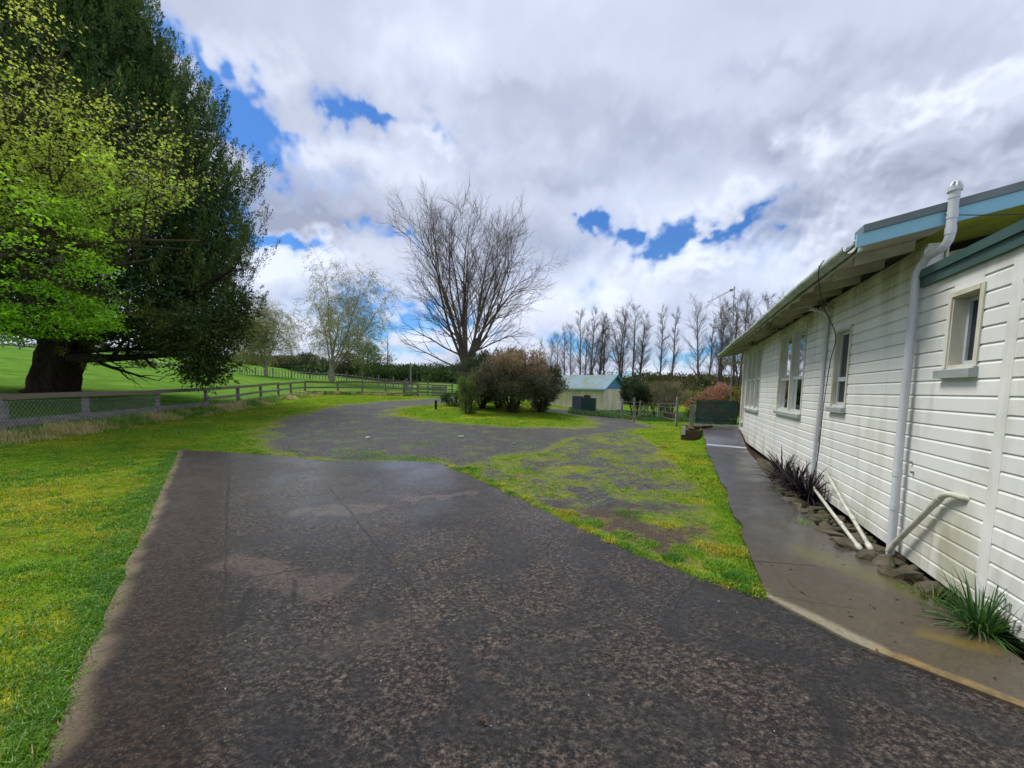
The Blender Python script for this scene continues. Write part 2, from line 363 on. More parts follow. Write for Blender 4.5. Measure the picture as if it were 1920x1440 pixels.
def mat_paint():
    m, t = new_mat('weatherboard_paint')
    st = t.n('ShaderNodeVectorMath', {0: t.pos, 1: (1.6, 1.6, .35)}, operation='MULTIPLY').outputs[0]
    a = t.noise(st, 2.2, 6, .6, .6); b = t.noise(t.pos, 30, 5, .7); g = t.noise(t.pos, .9, 4, .6)
    z = t.n('ShaderNodeSeparateXYZ', {0: t.pos}).outputs[2]
    c = t.mix(t.rng(g, .4, .6), (.80, .80, .755), (.74, .755, .73))
    c = t.mix(t.math('MULTIPLY', t.rng(a, .5, .72), .55), c, (.47, .455, .36))
    lo = t.math('MULTIPLY', t.rng(z, .1, .75, 1, 0), t.rng(a, .42, .62)); c = t.mix(t.math('MULTIPLY', lo, .55), c, (.33, .33, .17))
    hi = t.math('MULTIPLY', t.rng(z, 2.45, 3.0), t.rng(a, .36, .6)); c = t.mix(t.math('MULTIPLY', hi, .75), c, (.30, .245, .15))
    c = t.mix(t.rng(b, .66, .74, 0, .5), c, (.3, .29, .24))
    wn = t.n('ShaderNodeTexWhiteNoise', {'W': t.math('FLOOR', t.math('DIVIDE', t.math('SUBTRACT', z, .05), .132))}, noise_dimensions='1D').outputs[0]
    c = t.mix(t.rng(wn, 0, 1, 0, .16), c, (.52, .50, .42))
    # green-brown run-off under the drain pipe
    p = HW(4.4, .03, .45); dd = t.n('ShaderNodeVectorMath', {0: t.n('ShaderNodeVectorMath', {0: t.pos, 1: tuple(p)}, operation='SUBTRACT').outputs[0]}, operation='LENGTH').outputs['Value']
    c = t.mix(t.math('MULTIPLY', t.rng(dd, .12, .55, 1, 0), t.rng(a, .3, .55, .25, .7)), c, (.35, .33, .2))
    seti(t, col=c, rough=.42, spec=.4, nrm=bump(t, t.math('ADD', t.math('MULTIPLY', b, .4), a), .22, .006))
    return m

def mat_roof(name, c1, c2, moss):
    m, t = new_mat(name); n = t.noise(t.pos, .8, 6, .7); b = t.noise(t.pos, 12, 5, .7)
    c = t.mix(t.rng(b, .35, .65), c1, c2); c = t.mix(t.rng(n, .42, .6, 0, .8), c, moss)
    seti(t, col=c, rough=.6, spec=.3, nrm=bump(t, b, .2, .005)); return m

M = {}
M['paint'] = mat_paint()
M['trim'] = simple('old_cream_trim', (.68, .67, .58), (.50, .46, .35), 6, .5, .35, .2, 40, stretch=(1, 1, .3))
M['white'] = simple('white_plastic', (.60, .62, .66), (.50, .51, .53), 4, .35, .45, .05, stretch=(1, 1, .4))
M['oldwhite'] = simple('stained_white_pipe', (.60, .60, .52), (.40, .40, .30), 9, .45, .4, .1)
M['sash'] = simple('sash_paint', (.50, .56, .60), (.42, .46, .47), 5, .4, .4, .1)
M['sill'] = simple('grey_sill', (.38, .42, .43), (.30, .33, .31), 8, .5, .35, .2)
M['blue'] = simple('pale_blue_fascia', (.27, .52, .66), (.24, .46, .6), 3, .45, .35, .05)
M['flash'] = simple('grey_green_flashing', (.16, .2, .2), (.115, .14, .14), 2, .4, .5, .05, metal=.2)
M['green'] = simple('dark_green_fascia', (.05, .105, .095), (.038, .08, .07), 2, .45, .4, .05)
M['gutter'] = simple('grubby_gutter', (.46, .5, .47), (.25, .29, .2), 3, .45, .35, .1, stretch=(1, 1, 1))
M['soffit'] = simple('grimy_eave_boards', (.54, .52, .43), (.34, .30, .21), 2.2, .7, .2, .2)
M['olive'] = simple('mossy_olive_soffit', (.36, .38, .03), (.26, .29, .03), 3, .7, .2, .1)
M['housroof'] = mat_roof('house_roof', (.2, .22, .22), (.15, .17, .17), (.2, .2, .15))
M['shedroof'] = mat_roof('shed_roof', (.25, .38, .44), (.19, .30, .36), (.24, .25, .14))
M['shedwall'] = simple('stained_cream_wall', (.76, .71, .52), (.54, .48, .31), 1.3, .7, .2, .2, stretch=(1, 1, .5))
M['shedblue'] = simple('blue_boards', (.10, .28, .42), (.07, .2, .32), 4, .6, .3, .2)
M['glass'] = simple('window_glass', (.02, .026, .032), (.012, .016, .02), 3, .06, .6, 0)
M['curtain'] = simple('grey_net_curtain', (.26, .265, .28), (.17, .17, .19), 26, .8, .1, .4, 30, stretch=(1, 1, .05))
M['black'] = simple('black_rubber', (.012, .012, .013), (.02, .02, .02), 20, .5, .3, 0)
M['under'] = simple('dark_foundation', (.05, .045, .038), (.03, .027, .022), 6, .85, .1, .3)
M['rail'] = simple('weathered_grey_timber', (.30, .28, .26), (.13, .12, .11), 3, .8, .2, .6, 30, stretch=(1, 1, 6))
M['railtop'] = simple('lichen_brown_timber', (.26, .185, .155), (.18, .19, .12), 2.5, .8, .2, .6, 30, stretch=(1, 1, 6))
M['wire'] = simple('galvanised_wire', (.42, .43, .44), (.3, .3, .3), 10, .45, .4, 0, metal=.4)
M['gategreen'] = simple('dark_green_gate_paint', (.030, .085, .065), (.02, .055, .042), 7, .55, .35, .2)
M['rock'] = simple('mossy_rock', (.115, .095, .068), (.055, .052, .028), 7, .85, .25, .9, 22)
M['brick'] = simple('old_brown_block', (.12, .07, .045), (.07, .05, .03), 8, .85, .2, .8, 30)
M['barkd'] = simple('dark_bark', (.062, .044, .034), (.026, .02, .016), 5, .9, .1, 1., 12, stretch=(2, 2, .4))
M['barkg'] = simple('grey_brown_bark', (.19, .15, .115), (.10, .085, .06), 2.5, .85, .15, .6, 20)
M['twig'] = simple('twig_bark', (.17, .13, .10), (.11, .085, .07), 3, .85, .15, 0)
M['limb'] = simple('mossy_brown_bark', (.10, .08, .055), (.06, .05, .03), 4, .9, .1, .5, 14)
M['birch'] = simple('pale_birch_bark', (.40, .35, .29), (.24, .20, .15), 4, .8, .2, .3, 20)
M['poplar'] = simple('poplar_bark', (.17, .14, .12), (.10, .085, .075), 3, .9, .1, 0)
M['leaf'] = leaf_mat('leaf_mat', .4)
M['needle'] = leaf_mat('needle_mat', .12, .6, .2)
M['grassm'] = leaf_mat('grass_mat', .35, .45, .3)
M['flaxm'] = leaf_mat('flax_mat', .05, .35, .5)
M['greybin'] = simple('grey_bin_paint', (.1, .12, .14), (.07, .085, .1), 4, .5, .3, .1)
M['stone'] = simple('pale_stone', (.5, .48, .45), (.35, .33, .3), 9, .8, .2, .3)
M['metal'] = simple('dull_aluminium', (.3, .31, .33), (.22, .22, .23), 9, .4, .5, 0, metal=.6)

# ------------------------------------------------------------------ ground layout polygons (world XY)
def poly(pp, g=G): return np.array([g(*p)[:2] if g is G0 or p[1] > 900 else G(*p)[:2] for p in pp])
SLAB = poly([(335, 845), (430, 850), (560, 858), (575, 864), (820, 868), (880, 893), (1000, 950), (1140, 1020), (1300, 1085), (1440, 1127)], G0)
SLAB = np.vstack([SLAB, HW(3.02, 1.03, 0)[:2], HW(2.74, .44, 0)[:2], HW(2.2, .05, 0)[:2], [-.2, -3.], [-1.6, -3.], [-1.75, .3], G0(75, 1440)[:2], G0(210, 1130)[:2]])
PATHL = [(16.6, 1.42), (15.6, 1.30), (14.5, 1.22), (11.84, 1.29), (7.97, 1.33), (5.89, 1.36), (4.25, 1.40), (3.44, 1.42), (3.02, 1.03), (2.74, .44), (2.2, .05)]
PATHR = [(16.6, -.3), (15.6, .0), (14.3, .15), (11.84, .28), (10.2, .36), (8, .5), (6.84, .56), (5.19, .49), (4.22, .27), (3.4, .16), (2.2, .03)]
def path_z(s): return .03+.30*sstep(11.9, 15.0, np.asarray(s, float))
PATH = np.array([HW(*p, 0)[:2] for p in PATHL]+[HW(*p, 0)[:2] for p in PATHR[::-1]])
GRAV = poly([(560, 856), (500, 842), (488, 818), (505, 795), (562, 775), (640, 760), (740, 751), (800, 748), (852, 747), (905, 747), (905, 752), (850, 756), (770, 762), (722, 771), (740, 781), (800, 790), (900, 798), (1010, 803), (1085, 802), (1118, 795), (1090, 781), (1030, 772), (1000, 766), (1060, 767), (1130, 777), (1200, 791), (1215, 800), (1180, 812), (1080, 822), (1030, 850), (930, 862), (860, 880), (820, 866), (640, 862)])
PATCH = poly([(870, 872), (1000, 850), (1080, 815), (1190, 805), (1255, 845), (1330, 905), (1375, 975), (1405, 1060), (1430, 1120), (1300, 1085), (1140, 1020), (1000, 950), (880, 893)])
BED = np.array([HW(*p, 0)[:2] for p in PATHR]+[HW(2.2, -.3, 0)[:2], HW(15.6, -.3, 0)[:2]])
def inpoly(P, x, y):
    r = np.zeros(x.shape, bool); n = len(P)
    for i in range(n):
        x0, y0 = P[i]; x1, y1 = P[(i+1) % n]
        if y0 == y1: continue
        r ^= ((y0 > y) != (y1 > y)) & (x < (x1-x0)*(y-y0)/(y1-y0)+x0)
    return r
def sdf(P, x, y):
    d = np.full(x.shape, 1e9); n = len(P)
    for i in range(n):
        a, b = P[i], P[(i+1) % n]; e = b-a; L = (e**2).sum()+1e-12
        t = np.clip(((x-a[0])*e[0]+(y-a[1])*e[1])/L, 0, 1)
        d = np.minimum(d, np.hypot(x-a[0]-t*e[0], y-a[1]-t*e[1]))
    return np.where(inpoly(P, x, y), -d, d)
FENCE = np.array([(-12.0, 6.), (-12.7, 8.1), (-13.3, 10), (-13.8, 12.4), (-14.6, 15.8), (-15.5, 19.4), (-16.2, 22.7), (-17, 26), (-17.4, 28.6), (-17.6, 30.6), (-17.8, 33), (-15.2, 33.5), (-13.2, 33.8), (-11.2, 34), (-9.7, 34.2), (-8.5, 34.4)])
def masks(x, y):
    """gravel, soil, field for points"""
    g = sdf(GRAV, x, y); w = .35+.02*np.hypot(x, y)
    nz = fbm(x*1.1, y*1.1, 4, 3)-.5; nf = fbm(x*4.3, y*4.3, 3, 8)-.5
    gm = np.clip(.5-g/(2*w)+nz*1.3+nf*.5, 0, 1)
    gm = np.where(g > 2.2, 0, gm)
    pm = inpoly(PATCH, x, y)
    pd = fbm(x*1.7+5, y*1.7, 4, 21)*.62+fbm(x*7, y*7, 3, 22)*.48
    near = sstep(6.5, 4.2, y)
    pg = np.clip((pd-.505)*1.9+.58, .15, .92)*sstep(1150, 300, 1+0*x)*(1-.75*sstep(1.2, 3.5, x-.35*(y-4)))
    edge = sstep(.0, .35, -sdf(PATCH, x, y))
    gm = np.where(pm, np.maximum(gm*.8, pg*edge), gm)
    soil = np.where(pm, pg*near*edge, 0.)
    bd = sdf(BED, x, y); soil = np.maximum(soil, sstep(.08, -.02, bd))
    sp_ = fbm(x*.9, y*.9, 3, 31); soil = np.maximum(soil, sstep(.76, .84, sp_)*.6*(np.hypot(x, y) < 14))
    fl = np.where(inpoly(FPOLY, x, y), 1., 0.)
    es = sdf(SLAB, x, y); soil = np.maximum(soil, sstep(.13, .02, es)*(es > -.05)*(y > 1.8)*(x > -2)*sstep(.42, .6, fbm(x*3, y*3, 3, 91))*.9)
    return gm, soil, fl
FPOLY = np.vstack([FENCE, [(-5.5, 35), (-3, 40), (4, 60), (8, 400), (-400, 400), (-400, -100), (-12, -100)]])

# ground sheet
nu = 430
u = np.linspace(-1, 1, nu); k = 7.2
gx = np.sinh(u*k)/np.sinh(k)*620; gy = np.sinh(u*k)/np.sinh(k)*620+4.5
gx = gx*.93+u*9.; gy = (gy-4.5)*.93+4.5+u*9.
X, Y = np.meshgrid(gx, gy); X = X.ravel(); Y = Y.ravel()
Z = terr(X, Y)
gm, so, fl = masks(X, Y)
dd = np.hypot(X, Y)
lump = (fbm(X*1.3, Y*1.3, 3, 50)-.5)*.05*sstep(0, 1, 1-gm)*sstep(40, 15, dd)
on_slab = sdf(SLAB, X, Y); on_path = sdf(PATH, X, Y)
flat = np.minimum(sstep(0, .3, on_slab), sstep(0, .3, on_path))
Z = Z+lump*flat+(fbm(X*.12, Y*.12, 3, 51)-.5)*1.2*sstep(25, 90, dd)*fl
# bed beside the house drops, path embankment
bd = sdf(BED, X, Y); Z = Z-.10*sstep(.05, -.12, bd)
S_ = X*DH[0]+Y*DH[1]; O_ = X*NH[0]+Y*NH[1]+WD
nearp = sstep(.14, .03, on_path)*(S_ > 10)*(S_ < 19); Z = np.where(nearp > 0, Z*(1-nearp)+(path_z(S_)-.03)*nearp, Z)
Z = np.where((on_slab < -.02) | (on_path < -.02), Z-.03, Z)
i = np.arange(nu-1); I, J = np.meshgrid(i, i); b0 = (J*nu+I).ravel()
me = np_mesh('ground', np.c_[X, Y, Z], [np.c_[b0, b0+1, b0+nu+1, b0+nu]], True)
vattr(me, 'gravel', gm); vattr(me, 'soil', so); vattr(me, 'field', fl)
struct('ground', me, mat_ground())
def gz(x, y):  # approximate ground height incl. lumps ignored
    return terr(x, y)

# concrete slab and path
def sheet(name, P, zf, thick, mat, extra=None):
    import bmesh
    bm = bmesh.new(); vs = [bm.verts.new((p[0], p[1], 0)) for p in P]; f = bm.faces.new(vs)
    if f.normal.z < 0: f.normal_flip()
    bmesh.ops.triangulate(bm, faces=[f]); 
    bmesh.ops.subdivide_edges(bm, edges=bm.edges[:], cuts=3, use_grid_fill=False)
    r = bmesh.ops.extrude_face_region(bm, geom=bm.faces[:])
    up = [e for e in r['geom'] if isinstance(e, bmesh.types.BMVert)]
    us = set(up)
    for v in bm.verts: z = zf(v.co.x, v.co.y); v.co.z = z if v in us else z-thick
    bmesh.ops.recalc_face_normals(bm, faces=bm.faces[:])
    me = bpy.data.meshes.new(name); bm.to_mesh(me); bm.free(); return me
def rough_edge(P, n, amp, seed):
    out = []
    for i in range(len(P)):
        a, b = P[i], P[(i+1) % len(P)]; L = np.hypot(*(b-a)); m = max(1, int(L/.12)) if i < n else 1
        nn = np.array([-(b-a)[1], (b-a)[0]])/L
        for k in range(m):
            q = a+(b-a)*k/m; out.append(q+nn*(fbm(q[0]*3, q[1]*3, 3, seed)-.5)*amp if k else q)
    return np.array(out)
struct('concrete_driveway', sheet('concrete_driveway', rough_edge(SLAB, 99, .06, 5), lambda x, y: .02, .1, None), mat_slab())
def pz(x, y):
    s = x*DH[0]+y*DH[1]; return float(path_z(s))
pathl2 = []; 
def interp(L, s): a = np.array(sorted(L)); return float(np.interp(s, a[:, 0], a[:, 1]))
sv = np.concatenate([[2.2, 2.74, 3.02, 3.44, 4.25], np.arange(4.6, 16.7, .2)])
vv = []; qq = []
for i_, s in enumerate(sv):
    ol = interp(PATHL, s)+(fbm(s*2.3, 1.7, 3, 9)-.5)*(.14 if s > 4 else 0); orr = interp(PATHR, s); z = float(path_z(s))
    for w in (0, .33, .67, 1): p = HW(s, ol*(1-w)+orr*w, z+.006); vv.append(p)
    vv.append(HW(s, orr, z-.14)); vv.append(HW(s, ol, z-.14))
    if i_:
        a = (i_-1)*6; b = i_*6
        qq += [[a+k_, b+k_, b+k_+1, a+k_+1][::-1] for k_ in range(3)]+[[a+3, b+3, b+4, a+4][::-1], [a, b, b+5, a+5]]
struct('garden_path', np_mesh('garden_path', vv, [qq]), mat_path())

# ------------------------------------------------------------------ grass blades
def blades(x, y, z, h, w, col, lean=.5, seg=2):
    n = len(x); th = rng.uniform(0, 2*np.pi, n); ln = rng.uniform(.1, 1, n)*lean*h
    dx, dy = np.cos(th), np.sin(th); tw = th+np.pi/2+rng.normal(0, .5, n); wx, wy = np.cos(tw)*w/2, np.sin(tw)*w/2
    P = np.empty((n, 5, 3))
    P[:, 0] = np.c_[x-wx, y-wy, z]; P[:, 1] = np.c_[x+wx, y+wy, z]
    mx, my, mz = x+dx*ln*.35, y+dy*ln*.35, z+h*.6
    P[:, 2] = np.c_[mx+wx*.8, my+wy*.8, mz]; P[:, 3] = np.c_[mx-wx*.8, my-wy*.8, mz]
    P[:, 4] = np.c_[x+dx*ln, y+dy*ln, z+h*np.clip(1-.3*(ln/(h+1e-6)), .3, 1)]
    b = np.arange(n)*5
    q = np.c_[b, b+1, b+2, b+3]; t = np.c_[b+3, b+2, b+4]
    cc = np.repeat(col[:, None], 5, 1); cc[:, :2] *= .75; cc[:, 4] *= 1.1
    return P.reshape(-1, 3), q, t, cc.reshape(-1, 3)
def mk_blades(name, parts, mat, parent=None):
    vs, qs, ts, cs, n = [], [], [], [], 0
    for P, q, t, c in parts: vs.append(P); qs.append(q+n); ts.append(t+n); cs.append(c); n += len(P)
    me = np_mesh(name, np.vstack(vs), [np.vstack(qs), np.vstack(ts)]); cattr(me, 'tint', np.vstack(cs)); return obj(name, me, mat, parent)
def grass_col(x, y):
    a = fbm(x*.8, y*.8, 4, 60); b = fbm(x*2.2, y*2.2, 3, 61); r = rng.uniform(0, 1, len(x))
    c0, c1, cy, cd = V3(.065, .175, .018), V3(.18, .32, .026), V3(.46, .39, .04), V3(.46, .38, .16)
    k = np.clip(b*.8+r*.35-.1, 0, 1)[:, None]; c = c0*(1-k)+c1*k
    yl = (sstep(.52, .68, a)*(.35+.65*r))[:, None]; c = c*(1-yl)+cy*yl
    dr = (r > .965)[:, None]; return np.where(dr, cd, c)
def sample(n, ymin, ymax, xf):
    pass
NB = 430000
# radial sampling in the wedge in front of the camera
dd = np.exp(rng.uniform(math.log(1.7), math.log(46), NB)); az = rng.uniform(-1.08, .98, NB)
x, y = dd*np.sin(az), dd*np.cos(az)
NX = 60000; x = np.r_[x, rng.uniform(-5, -1.2, NX)]; y = np.r_[y, rng.uniform(-2, 1.6, NX)]; dd = np.r_[dd, np.full(NX, 2.2)]; NB += NX
gm, so, fl = masks(x, y)
sl, pt = sdf(SLAB, x, y), sdf(PATH, x, y)
ok = (rng.uniform(0, 1, NB) > gm*1.45-.25+(vn(x*7, y*7, 5)-.5)*1.5*(gm > .1)) & (so < .5) & (sl > -.03*rng.uniform(0, 1, NB)) & (pt > -.05*rng.uniform(0, 1, NB)) & (sdf(BED, x, y) > .05)
ok &= ((x*NH[0]+y*NH[1]+WD) > .1) & ~((fl > .5) & (dd > 30))
x, y, dd, fl, sl, gm = x[ok], y[ok], dd[ok], fl[ok], sl[ok], gm[ok]
hh = (.016+.060*fbm(x*2.6, y*2.6, 3, 70)**1.5)*(1+dd*.012)*rng.uniform(.6, 1.4, len(x))
hh *= 1+1.0*sstep(.22, 0, sl)*(rng.uniform(0, 1, len(x)))*(fbm(x*2.5, y*2.5, 2, 71) > .45)
hh *= 1-.45*np.clip(gm*2, 0, 1); hh *= 1+.8*fl
ww = .0033*(1+dd*.28)
col = grass_col(x, y); col = np.where(fl[:, None] > .5, V3(.11, .24, .03)*rng.uniform(.7, 1.25, (len(x), 1)), col)
sS = x*DH[0]+y*DH[1]; zz = terr(x, y); pth = sstep(.14, .03, sdf(PATH, x, y))*(sS > 10)*(sS < 19); zz = zz*(1-pth)+(path_z(sS)-.03)*pth
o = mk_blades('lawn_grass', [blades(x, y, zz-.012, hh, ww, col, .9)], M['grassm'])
tag(o, 'short green and yellowish lawn grass round the driveway', 'grass', kind='stuff')
# clumpy tufts along slab edge, patch and in gravel
parts = []
def tuft(cx, cy, n, r, h, w, c, spread=.9, z=None):
    a = rng.uniform(0, 6.28, n); rr = r*np.sqrt(rng.uniform(0, 1, n)); x = cx+rr*np.cos(a); y = cy+rr*np.sin(a)
    hh = h*rng.uniform(.45, 1.1, n)*(1-.35*rr/r)
    c = np.asarray(c)*rng.uniform(.65, 1.3, (n, 1)); zz = terr(x, y)-.01 if z is None else np.full(n, z)
    parts.append(blades(x, y, zz, hh, np.full(n, w), c, spread))
GA, GB, GY, GD = (.085, .23, .024), (.19, .36, .03), (.48, .43, .045), (.62, .52, .26)
for px, py, n, r, h, c in [(870, 882, 500, .35, .08, GA), (985, 882, 500, .4, .07, GB), (950, 905, 250, .25, .06, GB), (1060, 962, 380, .16, .06, GY), (1110, 982, 420, .15, .08, GB), (1180, 965, 350, .2, .06, GA), (1170, 1005, 380, .14, .07, GB),
                           (1250, 985, 300, .14, .06, GY), (1215, 1020, 380, .13, .07, GB), (1290, 1035, 600, .18, .08, GB), (1260, 1048, 300, .1, .09, GA), (1330, 1030, 500, .2, .07, GY), (1350, 1065, 700, .16, .09, GB), (1385, 1090, 700, .14, .10, GA), (1400, 1112, 400, .08, .09, GA), (1380, 1035, 500, .17, .07, GY), (1310, 940, 300, .2, .05, GY), (1395, 1000, 300, .16, .05, GY),
                           (680, 858, 400, .5, .07, GA), (740, 860, 500, .5, .08, GB), (790, 861, 400, .4, .07, GA), (660, 848, 250, .5, .07, GB), (800, 834, 200, .35, .07, GB), (1020, 853, 250, .25, .06, GB), (755, 790, 200, .9, .08, GA), (700, 850, 200, .3, .08, GB),
                           (1455, 925, 120, .12, .1, GA), (1505, 985, 140, .09, .11, GB), (1700, 1112, 160, .1, .1, GA)]:
    g = G(px, py) if py < 900 else G0(px, py); tuft(g[0], g[1], n, r, h, .004+.0006*g[1], c)
PMN, PMX = PATCH.min(0), PATCH.max(0)
for _ in range(1500):
    q = rng.uniform(PMN, PMX)
    if not inpoly(PATCH, q[:1], q[1:])[0]: continue
    tuft(q[0], q[1], int(rng.integers(8, 34)), rng.uniform(.04, .12), rng.uniform(.02, .05), .004+.0006*q[1], (GA, GB, GY, GY, GB)[int(rng.integers(5))], 1.1)
for _ in range(700):
    px, py = rng.uniform(500, 1180), rng.uniform(762, 862); q = G0(px, py)[:2]
    if not inpoly(GRAV, q[:1], q[1:])[0] or vn(q[0]*.6, q[1]*.6, 44) < .5: continue
    tuft(q[0], q[1], 14, rng.uniform(.05, .2), rng.uniform(.02, .04), .004+.0008*q[1], (GB, GY)[int(rng.integers(2))], 1.1)
# random longer tufts at the left margin of the slab
e0, e1 = G0(335, 848)[:2], G0(70, 1440)[:2]
for _ in range(900):
    t_ = rng.uniform(0, 1)**.8; p = e0*(1-t_)+e1*t_; q = p+np.array([-1, .1])*(abs(rng.normal(0, .22))-.05)
    tuft(q[0]-.03, q[1], 26, .07, .06+.03*rng.uniform(), .0042+.0004*q[1], GA if rng.uniform() < .7 else GB, 1.2)
for _ in range(1100):
    d_ = rng.uniform(2., 11); a_ = rng.uniform(-1.05, -.5); q = np.array([d_*math.sin(a_), d_*math.cos(a_)])
    if sdf(SLAB, q[:1], q[1:])[0] < .1: continue
    tuft(q[0], q[1], 30, .1, .05+.05*rng.uniform(), .004+.0005*d_, (GA, GB, GY, GB)[int(rng.integers(4))], 1.1)
e0, e1 = SLAB[4], SLAB[9]
for _ in range(130):
    k_ = int(rng.integers(4, 9)); t_ = rng.uniform(); p = SLAB[k_]*(1-t_)+SLAB[k_+1]*t_; q = p+np.array([.6, .75])*abs(rng.normal(0, .09))
    if vn(q[0]*1.6, q[1]*1.6, 9) < .42: continue
    tuft(q[0], q[1], 40, .08, .06+.06*rng.uniform(), .004+.0005*q[1], (GA, GB, GY)[int(rng.integers(3))], 1.3)
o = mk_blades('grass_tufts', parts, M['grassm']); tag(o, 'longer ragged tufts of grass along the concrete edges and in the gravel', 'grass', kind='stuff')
# tall rank grass under the rail fence
parts = []
def along(P, t):
    seg = np.hypot(*(P[1:]-P[:-1]).T); cum = np.r_[0, np.cumsum(seg)]; s = t*cum[-1]
    return np.c_[np.interp(s, cum, P[:, 0]), np.interp(s, cum, P[:, 1])]
FA = FENCE[:-1]
nt = 1500; q = along(FA, rng.uniform(0, 1, nt)**1.3)
for (a, b) in q:
    side = rng.normal(.45, .38); a2, b2 = a+side, b+rng.normal(0, .25)
    dn = fbm(a2*.8, b2*.8, 2, 77); c = GD if dn > .56 else (.16, .32, .045)
    if rng.uniform() < .3: c = (.42, .42, .14)
    tuft(a2, b2, 26, .22, (.42 if side < .75 else .24)*rng.uniform(.5, 1.4), .007+.0006*b2, c, .9)
o = mk_blades('rank_grass', parts, M['grassm']); tag(o, 'tall straw coloured and green rank grass under the rail fence', 'grass', kind='stuff')
# grass in the garden behind the lawn on the right
parts = []
for _ in range(900):
    px, Y_ = rng.uniform(1075, 1330), rng.uniform(23.5, 38); X_ = (px-960)/720*Y_
    if X_ < 2+0*Y_ or (X_*.39+Y_*.92 < 21 and X_ > 9): continue
    tuft(X_, Y_, 26, .5, .32*rng.uniform(.5, 1.3), .03, [(.07, .18, .04), (.05, .13, .04), (.12, .2, .03), (.13, .075, .04)][int(rng.choice(4, p=[.4, .3, .2, .1]))], .8)
o = mk_blades('garden_weeds', parts, M['grassm']); tag(o, 'rough green weeds and grass in the garden beside the shed', 'weeds', kind='stuff')

# ------------------------------------------------------------------ HOUSE
house = thing('house', 'long single storey house clad in dirty white weatherboards with pale blue barge board', 'house', HW(9, 0, 0))
S0, S1 = -2.5, 15.6
ZB = .05
OPEN = [(4.20, 4.55, 1.86, 2.47), (6.63, 7.12, 1.45, 2.53), (8.62, 10.42, 1.25, 2.87), (12.55, 14.72, 1.15, 2.9), (15.02, 15.45, .62, 2.78)]
def cuts(z0, z1, lo, hi):
    out = [(lo, hi)]
    for a, b, c, d in OPEN+[(3.82, 3.92, -1, 9)]:
        if d > z0+.02 and c < z1-.02:
            nn = []
            for (p, q_) in out:
                if b <= p or a >= q_: nn.append((p, q_)); continue
                if p < a: nn.append((p, a))
                if b < q_: nn.append((b, q_))
            out = nn
    return out
wb = MB(); BH = .132; z = ZB; k = 0
while z < 3.02:
    z1 = min(z+BH, 3.05)
    jt = 5.06+rng.uniform(1.5, 9.5)
    for lo, hi in ((S0, 5.06), (5.06, jt-.0015), (jt+.0015, S1)):
        if lo < 5 and z > 2.66: continue
        for a, b in cuts(z, z1, lo, hi):
            zb = z
            for c, d in [(o_[2], o_[3]) for o_ in OPEN if (abs(o_[1]-a) < .01 or abs(o_[0]-b) < .01)]: pass
            prof = [(.022, 0), (.022, z1-z-.028), (.011, z1-z-.010), (.011, z1-z)]
            P = []
            for s_ in (a, b):
                P.append(HW(s_, 0, z)); 
                for off, dz in prof: P.append(HW(s_, off, z+dz))
                P.append(HW(s_, 0, z1))
            wb.raw(P, [[i_, i_+1, i_+7, i_+6] for i_ in range(5)]+[[0, 6, 11, 5]])
            wb.raw(P, [[0, 5, 4, 3], [0, 3, 2, 1]], []) ; wb.raw(P, [[6, 7, 8, 9], [6, 9, 10, 11]])
    z = z1
# fill strips above windows where board bands were cut too far
for a, b, c, d in OPEN:
    zt = ZB+math.ceil((d-ZB)/BH-.15)*BH; zl = ZB+math.floor((c-ZB)/BH+.15)*BH
    if zt > d+.001: wb.hbox(a, b, .0, .0215, d, zt)
    if c > zl+.001: wb.hbox(a, b, .0, .0215, zl, c)
wb.hbox(3.82, 3.92, .001, .0235, ZB, 2.67)
obj('wall', wb.mesh('wall'), M['paint'], house)
# inner structure: back wall plane, far end and gable walls
ib = MB()
def inner(s0, s1, zt):
    for z0, z1 in ((ZB, zt),):
        edges = sorted([o_ for o_ in OPEN if o_[0] >= s0 and o_[1] <= s1]); p = s0
        for o_ in edges:
            ib.hbox(p, o_[0], -.12, -.001, z0, z1); ib.hbox(o_[0], o_[1], -.12, -.001, z0, o_[2]); ib.hbox(o_[0], o_[1], -.12, -.001, o_[3], z1); p = o_[1]
        ib.hbox(p, s1, -.12, -.001, z0, z1)
inner(S0, 5.06, 2.72); inner(5.06, S1, 3.08)
ib.hbox(S1-.12, S1+.02, -8, -.125, ZB, 3.1); ib.hbox(S0, S0+.1, -8, -.125, ZB, 2.72)
ib.hbox(S0+.12, S1-.13, -8.1, -8, ZB, 2.7)
obj('inner_wall', ib.mesh('inner_wall'), M['paint'], house)
fb = MB(); fb.hbox(S0, S1-.15, -.35, -.14, -.35, ZB-.002); obj('foundation', fb.mesh('foundation'), M['under'], house)
cb = MB(); cb.hbox(S1-.04, S1+.035, -.03, .04, ZB+.18, 3.05); obj('corner_board', cb.mesh('corner_board'), M['paint'], house)
